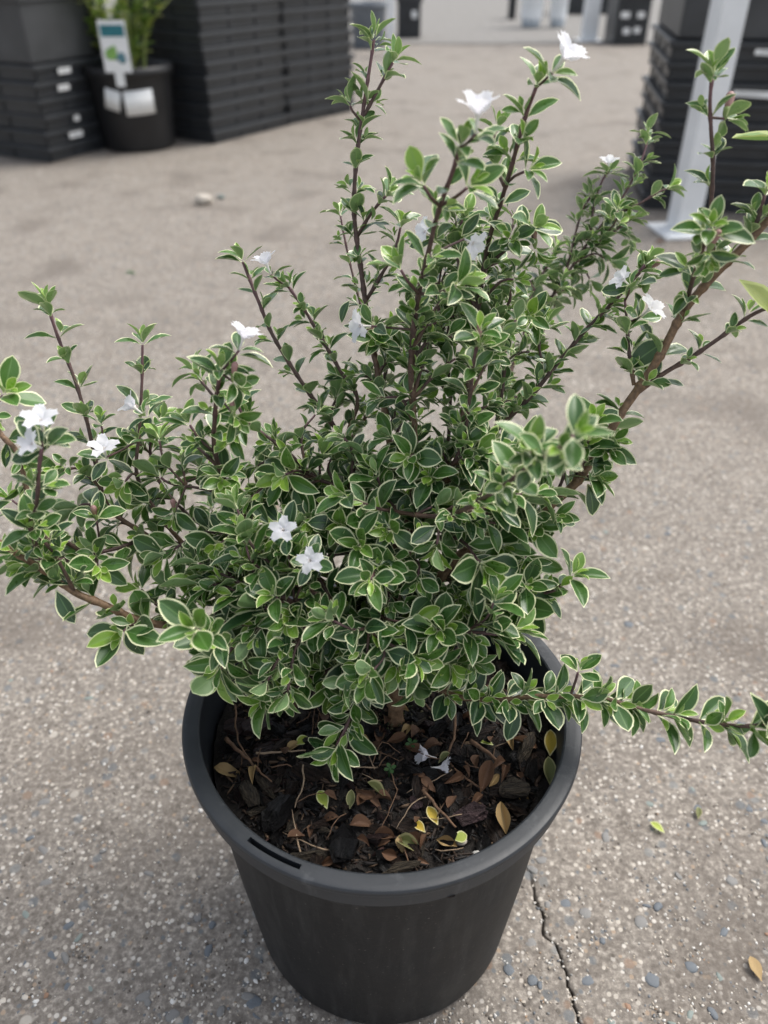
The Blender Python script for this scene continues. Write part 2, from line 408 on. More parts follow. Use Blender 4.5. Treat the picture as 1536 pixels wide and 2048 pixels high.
# ------------------------------------------------------------------ background: trays, posts, pots
def tray_mesh(w_, d_, h, ribs=True, lip=.010):
    bm = bmesh.new(); t = .004
    add_box(bm, 0, w_, 0, t, 0, h); add_box(bm, 0, w_, d_-t, d_, 0, h)
    add_box(bm, 0, t, t, d_-t, 0, h); add_box(bm, w_-t, w_, t, d_-t, 0, h)
    add_box(bm, t, w_-t, t, d_-t, .002, .006)
    # turned-out lip
    add_box(bm, -lip, w_+lip, -lip, 0-.0002, h-.013, h-.001, .002); add_box(bm, -lip, w_+lip, d_+.0002, d_+lip, h-.010, h-.001, .0015)
    add_box(bm, -lip, 0-.0002, 0, d_, h-.010, h-.001, .0015); add_box(bm, w_+.0002, w_+lip, 0, d_, h-.010, h-.001, .0015)
    if ribs:
        n = max(3, int(w_/.11))
        for q in range(n+1):
            x = q*(w_-.008)/n+.001; add_box(bm, x, x+.004, -lip*.3, -.0003, .0, h-.0105)
        n = max(3, int(d_/.11))
        for q in range(n+1):
            y = q*(d_-.008)/n+.001
            add_box(bm, -lip*.3, -.0003, y, y+.004, 0, h-.0105); add_box(bm, w_+.0003, w_+lip*.3, y, y+.004, 0, h-.0105)
    return bm_mesh('plastic_tray', bm)
def label_card(name, parent, x, z, w_, h, y=-.0085, rz=0, mt='paper', t=.0006, marks=True):
    bm = bmesh.new(); add_box(bm, -w_/2, w_/2, -t, t, -h/2, h/2)
    o = link(name, bm_mesh(name, bm), M[mt], parent, (x, y, z), False); o.rotation_euler = (0, rz, 0)
    if marks:
        b2 = bmesh.new()
        for q in range(3):
            zz = h*(.25-.22*q); add_box(b2, -w_*.38, w_*(.36-.12*q), -t-.0006, -t-.0001, zz-h*.05, zz+h*.05)
        o2 = link('print', bm_mesh('print', b2), M['print_grey'], o, None, False)
    return o
ORD = ['', 'second', 'third', 'fourth', 'fifth', 'sixth', 'seventh', 'eighth', 'ninth', 'tenth', 'eleventh', 'twelfth', 'thirteenth']
def stack(A, B, depth, n, pitch, label, group, seed, side=1, top=None, wid=None, labels=()):
    rs = random.Random(seed); A = Vector(A); d = (Vector(B)-A); d.z = 0; W = wid or d.length; rz = math.atan2(d.y, d.x)
    me = tray_mesh(W, depth, pitch-.0015); me.materials.append(M['tray'])
    for i in range(n):
        o = bpy.data.objects.new('plastic_tray', me); COL.objects.link(o)
        j = Vector((rs.uniform(-.004, .004), rs.uniform(-.004, .004), 0))
        o.location = (A.x+j.x, A.y+j.y, .0005+i*pitch); o.rotation_euler = (0, 0, rz+rs.uniform(-.01, .01))
        tag(o, ('lowest ' if i == 0 else ORD[i]+' from the ground, ')+label if i < n-1 else 'topmost '+label, 'tray', group)
        for (ii, x, w_, h, r_) in labels:
            if ii == i: label_card('paper_label', o, x, pitch*.45, w_, h, -.0085, r_)
    return A, rz, W

# right-hand stack behind the white post
A, rz, W = stack(ground(1290, 418), ground(1600, 432), .40, 9, .037, 'black ribbed tray in the stack beside the white post', 'trays stacked beside the white post', 1, wid=.60,
                 labels=((8, .20, .085, .012, .05), (6, .165, .075, .012, .03), (7, .235, .06, .012, 0)))
bm = bmesh.new(); add_box(bm, 0, .60, 0, .40, 0, .11, .004); add_box(bm, -.007, .607, -.007, .407, .092, .109, .003)
o = tag(link('storage_crate', bm_mesh('storage_crate', bm), M['tray_grey'], None, (A.x+.004, A.y, .0008+9*.037), False), 'deep black plastic crate on top of the tray stack by the white post', 'crate'); o.rotation_euler = (0, 0, rz)
label_card('paper_label', o, .245, .040, .105, .042, -.0018, .04)
# stack pair left of centre
stack(ground(427, 288), ground(575, 250), .30, 13, .0360, 'black ribbed tray in the stack beside the potted plant', 'trays stacked beside the potted plant', 2, labels=())
stack(ground(580, 249), ground(704, 222), .30, 12, .0360, 'black ribbed tray in the stack next to the grey tub', 'trays stacked next to the grey tub', 3)
# far left stack
A, rz, W = stack(ground(107, 325), ground(205, 298), .40, 6, .039, 'black tray in the stack under the smooth grey crate', 'trays stacked left of the potted plant', 4, wid=.27,
                 labels=((1, .10, .05, .016, 0), (2, .105, .02, .014, 0), (4, .09, .04, .014, 0), (5, .095, .045, .014, 0)))
bm = bmesh.new(); add_box(bm, 0, .27, 0, .40, 0, .16, .005); add_box(bm, -.006, .276, -.006, .406, .135, .158, .003)
o = tag(link('storage_crate', bm_mesh('storage_crate', bm), M['tray_grey'], None, (A.x, A.y, .0008+6*.039), False), 'smooth dark grey crate on top of the tray stack left of the potted plant', 'crate'); o.rotation_euler = (0, 0, rz)

# white post with base plate
def post(px, py, w_, h, label, plate=.10, rz=0.1):
    g = ground(px, py); e = tag(empty('metal_post', (g.x, g.y, 0), rz), label, 'post')
    bm = bmesh.new(); add_box(bm, -w_/2, w_/2, -w_/2, w_/2, .0062, h, .003); link('post_tube', bm_mesh('post_tube', bm), M['post'], e, None, False)
    bm = bmesh.new(); add_box(bm, -plate/2, plate/2, -plate/2, plate/2, .0005, .006, .001); link('base_plate', bm_mesh('base_plate', bm), M['post'], e, None, False)
    for sx in (-1, 1):
        v, f = lathe([(.0001, .012), (.005, .0118), (.006, .009), (.006, .0062)], 12)
        link('bolt', pydata('bolt', v, f), M['post'], e, (sx*plate*.4, -plate*.36, 0))
    v, f = lathe([(.0001, .0006), (.0045, .0006), (.0045, -.0006), (.0001, -.0006)], 14)
    o = link('bolt_hole', pydata('bolt_hole', v, f), M['bgpot'], e, (0, -w_/2-.0001, .315)); o.rotation_euler = (math.pi/2, 0, 0)
    return e
post(1362, 464, .050, 1.6, 'white square metal post with base plate in front of the tray stack', .11, .12)
post(1176, 82, .085, 1.8, 'wide white square post by the white buckets', .15, 0)
post(781, 112, .040, 1.8, 'slim pale post beside the grey tub', .06, 0)

def nursery_pot(name, g, r, h, mt, label, cat='pot'):
    e = tag(empty(name, (g.x, g.y, 0)), label, cat)
    v, f = lathe([(.001, .004), (r*.78, .004), (r*.79, .001), (r*.80, .004), (r*.93, h*.88), (r*.935, h*.885), (r, h*.89), (r, h), (r*.95, h), (r*.92, h*.87), (r*.90, h*.85)], 48)
    link('pot_wall', pydata('pot_wall', v, f), M[mt], e)
    v, f = lathe([(.0005, h*.90), (r*.5, h*.895), (r*.925, h*.88)], 32); link('soil', pydata('soil', v, f), M['mix'], e)
    return e
gp = ground(272, 303); gp = Vector((gp.x-.006, gp.y+.08, 0))
bp = nursery_pot('nursery_pot', gp, .125, .215, 'bgpot', 'black round nursery pot with two white stickers and a green plant')
def on_wall(parent, ang, z, rr, w_, h, tilt, name='sticker'):
    # a curved card that hugs the pot wall
    n = 8; v, f = [], []
    for i in range(n+1):
        for j in range(2):
            s = (i/n-.5)*w_; t_ = (j-.5)*h
            s2 = s*math.cos(tilt)-t_*math.sin(tilt); t2 = s*math.sin(tilt)+t_*math.cos(tilt)
            zz = z+t2; r_ = rr(zz)+.0008; a = ang+s2/r_
            v += [(r_*math.cos(a), r_*math.sin(a), zz), ((r_+.0007)*math.cos(a), (r_+.0007)*math.sin(a), zz)]
    for i in range(n):
        b = i*4; c = b+4
        f += [(b+1, c+1, c+3, b+3), (b, b+2, c+2, c), (b, c, c+1, b+1), (b+2, b+3, c+3, c+2)]
    return link(name, pydata(name, v, f), M['paper'], parent)
rr = lambda z: .125*(.80+.13*z/(.215*.88))
on_wall(bp, R(-66), .130, rr, .080, .062, R(3)); on_wall(bp, R(-104), .138, rr, .044, .052, R(-14))

# ------------------------------------------------------------------ leaf templates
def leaf_template(bend=.18, fold=.22, wid=.40, tip=1.0, seed=0, nv=8, twist=0.0, peak=.9):
    rs = random.Random(seed); us = [-1, -.72, -.36, 0, .36, .72, 1]
    V, ED, U = [], [], []
    for i in range(nv+1):
        v = i/nv
        pk_ = peak+.16; sn = max(0.0, math.sin(math.pi*min(1, v)**pk_)); ww = sn**(.62 if v > .5**(1/pk_) else 1.0)
        if v < .10: ww = max(.07, ww)
        if i == nv: ww = .03
        for u_ in us:
            x = u_*ww*wid*.5; y = v
            z = abs(u_)*ww*wid*.5*fold*2-bend*v*v+.10*v*(1-v)*bend*4
            z += (abs(u_)**2)*ww*wid*.10*(rs.random()-.4)
            a = twist*v; x2 = x*math.cos(a)-z*math.sin(a)*.3
            V.append((x2, y, z)); ED.append((1-abs(u_))*ww); U.append(u_ if ww > .1 else .5)
    m = len(us); Fq = [(i*m+j, i*m+j+1, (i+1)*m+j+1, (i+1)*m+j) for i in range(nv) for j in range(m-1)]
    return np.array(V), np.array(Fq), np.array(ED), np.array(U)
LT = [leaf_template(.10, .16, .50, seed=1), leaf_template(.22, .22, .46, seed=2), leaf_template(.30, .14, .50, seed=3), leaf_template(.16, .30, .44, seed=4, twist=.25),
      leaf_template(-.10, .20, .50, seed=5), leaf_template(.05, .10, .53, seed=6, peak=1.1), leaf_template(.26, .24, .44, seed=7, twist=-.3), leaf_template(.15, .18, .50, seed=8, peak=1.15)]
LT += [leaf_template(.55, .75, .50, seed=21, twist=.5), leaf_template(.75, .45, .46, seed=22, twist=-.6), leaf_template(-.35, .80, .50, seed=23, twist=.4), leaf_template(.30, 1.0, .44, seed=24, twist=.9)]
def leaf_mesh(name, T, age, mt):
    V, Fq, ED, U = T; me = np_mesh(name, V, Fq)
    for nm, arr in (('edge', ED), ('midu', U), ('age', np.full(len(V), age))):
        a = me.attributes.new(nm, 'FLOAT', 'POINT'); a.data.foreach_set('value', np.asarray(arr, dtype=np.float32))
    me.materials.append(mt); me.polygons.foreach_set('use_smooth', [True]*len(me.polygons)); return me
_lm = {}
def get_leaf_mesh(ti, age, mt='leaf'):
    key = (ti, round(age*6), mt)
    if key not in _lm: _lm[key] = leaf_mesh('leaf', LT[ti], key[1]/6, M[mt])
    return _lm[key]
def frame(d, n):
    d = Vector(d).normalized(); n = Vector(n); n = n-d*n.dot(d)
    if n.length < 1e-5: n = d.orthogonal()
    n.normalize(); x = d.cross(n)
    return Matrix((x, d, n)).transposed()          # columns x, d, n
def leaf_object(name, parent, pos, d, n, L, ti, age=0.2, mt='leaf', wf=1.0, base=Vector((0, 0, 0))):
    o = bpy.data.objects.new(name, get_leaf_mesh(ti, age, mt)); COL.objects.link(o)
    if parent is not None: o.parent = parent
    m = frame(d, n).to_4x4(); m = m@Matrix.Diagonal((L*wf, L, L, 1)); m.translation = Vector(pos)-base
    o.matrix_local = m; return o

# ------------------------------------------------------------------ potted plant behind: stems, leaves, tag
pl = tag(empty('potted_plant', (gp.x, gp.y, .193)), 'bright green upright leafy plant growing in the black pot with stickers', 'plant')
rs = random.Random(21)
for i in range(15):
    a = rs.uniform(0, 6.28); r0 = rs.uniform(0, .05); le = rs.uniform(.16, .30)
    tipv = Vector((math.cos(a)*rs.uniform(.06, .22), math.sin(a)*rs.uniform(.03, .10), le))
    pts = catmull([Vector((math.cos(a)*r0, math.sin(a)*r0, 0)), tipv*.5+Vector((0, 0, .02)), tipv], .01)
    v, f, tf = tube(pts, .004, .002, 6); s = link('stem', pydata('stem', v, f), M['leaf_big'], pl)
    for q in range(2, len(pts), 1):
        for z in range(2):
            an = rs.uniform(0, 6.28); d = Vector((math.cos(an), math.sin(an), rs.uniform(.2, .9)))
            leaf_object('leaf', s, pts[q], d, Vector((0, 0, 1)), rs.uniform(.030, .052), rs.randrange(8), .6, rs.choice(['leaf_big', 'leaf_lime', 'leaf_big']), 1.2) if rs.random() < .55 else None
tg = tag(empty('plant_tag', (gp.x+.010, gp.y-.128, .172)), 'white plant tag with teal heading and green picture on the black pot rim', 'tag')
bm = bmesh.new(); add_box(bm, -.036, .036, -.0006, .0006, .035, .155, .0004); add_box(bm, -.012, .012, -.0006, .0006, .001, .036); link('tag_card', bm_mesh('tag_card', bm), M['paper'], tg, None, False)
bm = bmesh.new(); add_box(bm, -.031, .031, -.0014, -.0008, .118, .145); link('print', bm_mesh('print', bm), M['print_teal'], tg, None, False)
for q, (x, z, s, m_) in enumerate(((-.012, .078, .030, 'print_green'), (.012, .070, .026, 'print_blue'), (-.004, .090, .016, 'print_green'))):
    V, Fc = blob_arrays(q+70, .05, 2, .2); me = np_mesh('print', V*np.array([s, s, s*.4]), Fc)
    o = link('print', me, M[m_], tg, (x, -.0009-.0002*q, z)); o.rotation_euler = (math.pi/2, 0, 0)

# far things along the top of the picture
nursery_pot('plastic_tub', ground(737, 95), .108, .22, 'greypot', 'grey blue plastic tub between the tray stack and the slim post', 'tub')
def crate(px, py, w_, d_, h, label, labs):
    g = ground(px, py); bm = bmesh.new(); t = .006
    add_box(bm, -w_/2, w_/2, 0, t, 0, h); add_box(bm, -w_/2, w_/2, d_-t, d_, 0, h); add_box(bm, -w_/2, -w_/2+t, t, d_-t, 0, h); add_box(bm, w_/2-t, w_/2, t, d_-t, 0, h)
    add_box(bm, -w_/2+t, w_/2-t, t, d_-t, .003, .01); add_box(bm, -w_/2-.01, w_/2+.01, -.01, -.0003, h-.03, h-.002, .003)
    for q in range(4): add_box(bm, -w_/2+.02+q*(w_-.05)/3, -w_/2+.03+q*(w_-.05)/3, -.006, -.0003, 0, h-.031)
    o = tag(link('black_crate', bm_mesh('black_crate', bm), M['tray'], None, (g.x, g.y, .0005), False), label, 'crate')
    for x, z, a, b in labs: label_card('paper_label', o, x, z, a, b, -.012, marks=False)
crate(818, 78, .14, .2, .22, 'small black crate with one white label past the slim post', ((.03, .13, .03, .04),))
crate(1258, 90, .19, .25, .26, 'black crate with four small white labels past the wide white post', ((-.05, .15, .05, .03), (.04, .15, .04, .03), (-.03, .07, .04, .03), (.03, .075, .035, .03)))
for q, (px, py, r) in enumerate(((1064, 58, .082), (1117, 57, .064))):
    g = ground(px, py); e = tag(empty('white_bucket', (g.x, g.y+r, .004)), ['wide white plastic bucket beside a narrower one', 'narrow white plastic bucket between the wide bucket and the post'][q], 'bucket')
    v, f = lathe([(.001, .05), (r*.9, .05), (r*.9, .055), (r, .30), (r*1.06, .30), (r*1.06, .32), (r*.97, .32), (r*.9, .10)], 40); link('bucket_wall', pydata('bucket_wall', v, f), M['bucket'], e)
    v, f = lathe([(.001, .0), (r*.72, .0), (r*.78, .02), (r*.80, .0498), (.001, .0498)], 40); link('bucket_foot', pydata('bucket_foot', v, f), M['bucket_foot'], e)
crate(1024, 40, .05, .1, .2, 'narrow dark crate tucked behind the white buckets', ())
crate(1165, 30, .40, .2, .25, 'long black crate in the row behind the white post', ())

# stray bits on the concrete
def stray(name, px, py, s, mt, label, cat, flat=.5, sub=2, rough=.12, asp=.8):
    g = ground(px, py); b = blob(px, flat, sub, rough); me = bm_mesh(name, b)
    o = tag(link(name, me, M[mt], None, (g.x, g.y, s*flat*.42)), label, cat); o.scale = (s, s*asp, s); return o
stray('pale_stone', 408, 407, .042, 'stone', 'rounded pale stone alone on the concrete', 'stone', .55)
stray('small_stone', 443, 397, .020, 'peb_green', 'small greenish stone next to the pale stone', 'stone', .5)
def ground_leaf(px, py, L, mt, ang, label, ti=0, h=.0015, name='fallen_leaf', cat='leaf'):
    g = ground(px, py); d = Vector((math.cos(ang), math.sin(ang), .12))
    o = leaf_object(name, None, (g.x, g.y, h), d, Vector((.1, 0, 1)), L, ti, .3, mt); return tag(o, label, cat)
ground_leaf(1328, 1668, .011, 'leaf_lime', 2.3, 'small yellow green leaf dropped on the concrete')
ground_leaf(1522, 1965, .014, 'leaf_tan', 1.7, 'tan dry leaf lying on the concrete', 5)
ground_leaf(1395, 1640, .010, 'leaf_olive', 1.2, 'tiny olive leaf on a stained patch of concrete', 3)
ground_leaf(250, 548, .020, 'sprout', .3, 'small green leaf flat on the concrete far from the pot', 2)
for px, py in ((1310, 487), (1322, 395)): ground_leaf(px, py, .022, 'leaf_red' if 'leaf_red' in M else 'leaf_brown', .4, 'fallen petal by the base plate of the white post', 5, name='fallen_petal', cat='petal')['group'] = 'petals by the post'

# ------------------------------------------------------------------ the pot
pot = tag(empty('plant_pot', (-.001, 0, 0)), 'round black plastic pot in focus holding the flowering shrub', 'pot')
SEG = 240
DZ = .033
prof = [(.0005, .006), (.068, .006), (.073, .0045), (.0755, .0008), (.0770, .0012), (.0780, .004), (.0845, .075), (.0905, .1245+DZ), (.0908, .1262+DZ), (.0945, .1266+DZ), (.0956, .1272+DZ), (.0959, .1284+DZ), (.0957, .1294+DZ), (.0944, .1299+DZ), (.0943, .1312+DZ)]
v, f = lathe(prof, SEG); pw = link('pot_wall', pydata('pot_wall', v, f), M['pot'], pot)
try: pw.data.set_sharp_from_angle(angle=R(35))
except Exception: pass
# rim with moulded slot
s0, s1 = math.atan2(ground(488, 1692, .18).y, ground(488, 1692, .18).x), math.atan2(ground(598, 1750, .18).y, ground(598, 1750, .18).x)
angs = list(np.linspace(-math.pi, math.pi, SEG, endpoint=False))
angs = sorted([a for a in angs if min(abs(a-s0), abs(a-s1)) > .004]+[s0-.0004, s0+.0004, s1-.0004, s1+.0004])
def rimprof(slot):
    zt = .1470; zb = zt-.0065 if slot else zt
    return [(.0943, .1312), (.0972, .1316), (.0977, .1322), (.0979, .1345), (.0984, .1425), (.0997, .1432), (.1000, .1440), (.0999, .1458), (.0993, .1467), (.0985, zt),
            (.09625, zt), (.0962, zt if not slot else zb), (.0940, zt if not slot else zb), (.09395, zt), (.0922, zt-.0001), (.0914, .1464), (.0910, .1455), (.0900, .1300), (.0885, .1080)]
V, Fs = [], []; npf = len(rimprof(False))
for a in angs:
    for r, z in rimprof(s0 < a < s1): V.append((r*math.cos(a), r*math.sin(a), z+DZ))
n = len(angs)
for i in range(n):
    j = (i+1) % n
    for q in range(npf-1): Fs.append((i*npf+q, j*npf+q, j*npf+q+1, i*npf+q+1))
rim = link('rim', pydata('rim', V, Fs), M['rim'], pot)
rim.data.update()
try: rim.data.set_sharp_from_angle(angle=R(22))
except Exception: pass

# ------------------------------------------------------------------ potting mix
SOIL = .1560
def soil_h(x, y):
    r = math.hypot(x, y-.025)
    return SOIL+.007*math.exp(-(r/.04)**2)-.003*(math.hypot(x, y)/.09)**4
nr, na = 40, 120; v, f = [(0, 0, soil_h(0, 0))], []
for i in range(1, nr+1):
    for j in range(na):
        a = 2*math.pi*j/na; r = .0888*i/nr; x, y = r*math.cos(a), r*math.sin(a)
        z = soil_h(x, y)+(float(vnoise(np.array(x*160+50), np.array(y*160+50)))-.5)*.006+(random.random()-.5)*.0018
        v.append((x, y, z))
for j in range(na): f.append((0, 1+j, 1+(j+1) % na))
for i in range(nr-1):
    for j in range(na): f.append((1+i*na+j, 1+(i+1)*na+j, 1+(i+1)*na+(j+1) % na, 1+i*na+(j+1) % na))
tag(link('potting_mix', pydata('potting_mix', v, f), M['mix']), 'dark crumbly potting mix filling the black pot', 'potting mix', kind='stuff')

def chunk(seed, asp=(1, .7, .4), n=14, rough=True):
    rs = random.Random(seed); bm = bmesh.new()
    for q in range(n):
        d = Vector((rs.gauss(0, 1), rs.gauss(0, 1), rs.gauss(0, 1))).normalized()
        m = max(abs(d.x), abs(d.y), abs(d.z)); d = d*(.55+.45/m)*rs.uniform(.8, 1)*.42
        bm.verts.new((d.x*asp[0], d.y*asp[1], d.z*asp[2]))
    r = bmesh.ops.convex_hull(bm, input=bm.verts)
    bmesh.ops.delete(bm, geom=[g for g in r['geom_interior'] if isinstance(g, bmesh.types.BMVert)], context='VERTS')
    bmesh.ops.triangulate(bm, faces=bm.faces)
    if rough:
        bmesh.ops.subdivide_edges(bm, edges=list(bm.edges), cuts=1, use_grid_fill=True)
        for v in bm.verts: v.co += Vector((rs.uniform(-1, 1)*.05, rs.uniform(-1, 1)*.05*asp[1], rs.uniform(-1, 1)*.07*asp[2]))
    return bm
chip_kinds = [('chip_black', 'wet black bark chip among the potting mix', 'black bark chips in the pot', 90),
              ('chip_brown', 'dull brown bark chip among the potting mix', 'brown bark chips in the pot', 85),
              ('chip_red', 'reddish brown bark chip among the potting mix', 'reddish bark chips in the pot', 22),
              ('chip_fibre', 'pale fibrous wood sliver among the potting mix', 'fibrous wood slivers in the pot', 26)]
rs = random.Random(99); taken = []
def on_soil(px, py):
    g = ground(px, py, SOIL); g = ground(px, py, soil_h(g.x, g.y)); return g
def place_chip(me, x, y, s, label, cat, group, name='bark_chip', tilt=.5, lift=.38, rz=None):
    rr0 = math.hypot(x, y); lim = .0875-s*.48
    if rr0 > lim: x, y = x*lim/rr0, y*lim/rr0
    o = bpy.data.objects.new(name, me); COL.objects.link(o)
    o.location = (x, y, soil_h(x, y)+s*lift*.5); o.scale = (s, s, s)
    o.rotation_euler = (rs.uniform(-tilt, tilt), rs.uniform(-tilt, tilt), rs.uniform(0, 6.28) if rz is None else rz)
    return tag(o, label, cat, group)
for mk, lab, grp, cnt in chip_kinds:
    mes = []
    for q in range(7):
        asp = (1, random.Random(q).uniform(.35, .8), .28) if mk != 'chip_fibre' else (1.2, .34, .20)
        m_ = bm_mesh('bark_chip', chunk(q*13+len(mk), asp)); m_.materials.append(M[mk]); mes.append(m_)
    for q in range(cnt):
        for _ in range(30):
            a = rs.uniform(0, 6.28); r = .083*math.sqrt(rs.random()); x, y = r*math.cos(a), r*math.sin(a)
            if y < .045: break
        s = rs.uniform(.007, .021)
        place_chip(rs.choice(mes), x, y, s, lab, 'bark chip', grp)
# singled-out pieces seen in the photograph
def named_chip(px, py, s, mk, label, asp, rz, seed, name='bark_chip', cat='bark chip'):
    g = on_soil(px, py); m_ = bm_mesh(name, chunk(seed, asp, 16)); m_.materials.append(M[mk])
    return place_chip(m_, g.x, g.y, s, label, cat, None, name, .25, .45, rz)
named_chip(938, 1640, .020, 'chip_purple', 'large purplish brown bark chunk beside a small purple chip', (1, .85, .55), .3, 501)
named_chip(834, 1614, .0125, 'chip_purple', 'small purple bark chip left of the large purplish chunk', (.9, 1, .4), 1.2, 502)
named_chip(515, 1462, .023, 'chip_red', 'big dark red bark block under the leaves at the pot edge', (1, .7, .5), .5, 503)
named_chip(445, 1470, .022, 'chip_red', 'rough dark red bark slab against the inside of the rim', (1, .7, .4), 1.0, 504)
named_chip(1080, 1515, .028, 'chip_fibre', 'weathered striped wood chunk leaning at the inner rim', (1, .38, .35), 1.25, 505, 'wood_chunk', 'wood chunk')
named_chip(1060, 1605, .026, 'chip_fibre', 'flat grooved wood piece near the yellow curled leaf', (1, .55, .3), .1, 506, 'wood_chunk', 'wood chunk')
named_chip(482, 1612, .024, 'chip_fibre', 'grooved pale wood chunk near the bare forked twig', (1, .5, .35), -1.1, 507, 'wood_chunk', 'wood chunk')
named_chip(555, 1640, .026, 'chip_black', 'tall black bark slab next to the pale twig', (1, .6, .5), .9, 508)
named_chip(690, 1700, .026, 'chip_black', 'broad flat black bark slab near the front of the rim', (1, .65, .3), 1.4, 509)
named_chip(885, 1590, .016, 'chip_black', 'squared black wood chip with ridges above the yellow leaf', (1, .8, .5), 1.5, 510)
named_chip(960, 1480, .022, 'chip_brown', 'brown bark plate under the low branch', (1, .6, .35), .1, 511)
named_chip(620, 1725, .020, 'chip_fibre', 'bundle of pale wood fibre at the front edge', (1.2, .35, .3), .1, 512, 'wood_chunk', 'wood chunk')
named_chip(800, 1752, .022, 'chip_fibre', 'splintered pale wood fibre lying along the front rim', (1.2, .30, .25), .15, 513, 'wood_chunk', 'wood chunk')
# fine crumbs
tm = []
for q in range(6):
    b = chunk(900+q, (1, .7, .45), 9, False); b.verts.ensure_lookup_table(); bmesh.ops.triangulate(b, faces=b.faces)
    tm.append((np.array([v_.co[:] for v_ in b.verts]), np.array([[v_.index for v_ in f_.verts] for f_ in b.faces]))); b.free()
its = []
ccol = [(.014, .012, .011), (.030, .019, .013), (.055, .033, .021), (.020, .017, .016), (.10, .062, .036), (.17, .11, .065), (.045, .018, .014)]
for q in range(4200):
    s = rs.uniform(.0018, .0055); a = rs.uniform(0, 6.28); r = (.0875-s*1.1)*math.sqrt(rs.random()); x, y = r*math.cos(a), r*math.sin(a)
    Rm = np.array(Matrix.Rotation(rs.uniform(0, 6.28), 3, 'Z')@Matrix.Rotation(rs.uniform(-.8, .8), 3, 'X'))
    its.append((rs.randrange(6), (x, y, soil_h(x, y)+rs.uniform(0, .0022)), (s*rs.uniform(.9, 2.8), s*rs.uniform(.4, .9), s*.8), Rm, rs.choices(ccol, [7, 6, 4, 6, 1.6, .8, 1.2])[0]))
tag(link('bark_crumbs', scatter_mesh('bark_crumbs', tm, its), M['crumb'], None, None, False), 'fine bark crumbs and fibre spread over the potting mix', 'bark crumbs', kind='stuff')

# twigs
def twig(pts, r0, r1, mt, label, group=None):
    P = catmull(pts, .003); P = [p+Vector((rs.uniform(-1, 1), rs.uniform(-1, 1), rs.uniform(-1, 1)))*.0004 for p in P]; v, f, tf = tube(P, r0*.75, r1*.6, 6)
    o = tag(link('dead_twig', pydata('dead_twig', v, f), M[mt]), label, 'twig', group); return o
def sp(px, py, up=.004):
    g = on_soil(px, py); return Vector((g.x, g.y, soil_h(g.x, g.y)+up))
twig([sp(515, 1522, .006), sp(560, 1520, .007), sp(612, 1516, .006)], .0009, .0006, 'twig_pale', 'straight pale twig lying left of the hanging leafy shoot')
twig([sp(607, 1552, .009), sp(608, 1590, .008), sp(590, 1630, .006)], .0007, .0005, 'twig_pale', 'pale bent twig with a white end near the lime leaf')
twig([sp(905, 1350, .012), sp(908, 1480, .008), sp(895, 1530, .006), sp(930, 1568, .005), sp(965, 1590, .005)], .0013, .0008, 'twig', 'long curved brown twig winding past the fallen flowers')
twig([sp(940, 1495, .006), sp(985, 1530, .006), sp(1005, 1550, .005)], .0017, .0013, 'twig', 'thick brown twig piece under the low branch')
twig([sp(845, 1600, .008), sp(880, 1640, .007), sp(912, 1672, .006)], .0012, .0009, 'twig', 'dark straight twig beside the large purplish chunk')
twig([sp(475, 1440, .012), sp(480, 1500, .009), sp(520, 1560, .006)], .0008, .0005, 'twig', 'thin upright brown twig by the red bark')
twig([sp(455, 1500, .010), sp(500, 1540, .008), sp(545, 1580, .006)], .0016, .0006, 'twig', 'frayed brown twig sloping from the left rim')
twig([sp(745, 1550, .010), sp(765, 1520, .014), sp(800, 1530, .010)], .0004, .0003, 'twig', 'hair thin arched stalk above the seedling')
for q in range(46):
    a = rs.uniform(0, 6.28); r = .078*math.sqrt(rs.random()); x, y = r*math.cos(a), r*math.sin(a)
    if y > .03 and rs.random() < .6: y = -y
    an = rs.uniform(0, 6.28); L = rs.uniform(.008, .026)
    z = soil_h(x, y)+.0045; dx, dy = math.cos(an)*L/2, math.sin(an)*L/2
    p0, p2 = Vector((x-dx, y-dy, z+rs.uniform(-.002, .003))), Vector((x+dx, y+dy, z+rs.uniform(-.002, .003)))
    for p in (p0, p2):
        rr_ = math.hypot(p.x, p.y)
        if rr_ > .084: p.x *= .084/rr_; p.y *= .084/rr_
    twig([p0, (p0+p2)/2+Vector((rs.uniform(-.003, .003), rs.uniform(-.003, .003), rs.uniform(0, .003))), p2], rs.uniform(.0003, .0007), .0003, rs.choice(['twig', 'twig', 'twig_pale']), 'short thin dead twig scattered on the potting mix', 'short dead twigs on the potting mix')

# fallen leaves
def soil_leaf(px, py, L, mt, ang, label, group=None, ti=0, up=.004, tilt=.15, nrm=(0, -.2, 1), name='fallen_leaf', cat='leaf', wf=1.0):
    p = sp(px, py, up); d = Vector((math.cos(ang), math.sin(ang), tilt))
    return tag(leaf_object(name, None, p, d, Vector(nrm), L, ti, .3, mt, wf), label, cat, group)
soil_leaf(655, 1628, .0115, 'leaf_lime', 2.0, 'lime green fallen leaf near the pale bent twig', ti=1, wf=1.1)
soil_leaf(875, 1660, .0105, 'leaf_yellow', 2.0, 'yellow and white fallen leaf left of the large purplish chunk', ti=0)
soil_leaf(850, 1675, .009, 'leaf_yellow', 2.3, 'bright yellow leaf half buried beside the other yellow leaf', ti=2)
soil_leaf(1010, 1678, .015, 'leaf_tan', 1.7, 'curled ochre leaf standing near the inner rim', ti=11, tilt=.5, wf=1.1)
soil_leaf(1098, 1522, .014, 'leaf_yellow', 1.4, 'orange yellow leaf resting against the inner wall', ti=2, tilt=.6)
soil_leaf(1098, 1580, .014, 'leaf_olive', 1.5, 'olive leaf upright against the inner wall', ti=1, tilt=.6)
soil_leaf(985, 1500, .0105, 'leaf_lime', 2.6, 'lime green fallen leaf under the low branch', ti=0)
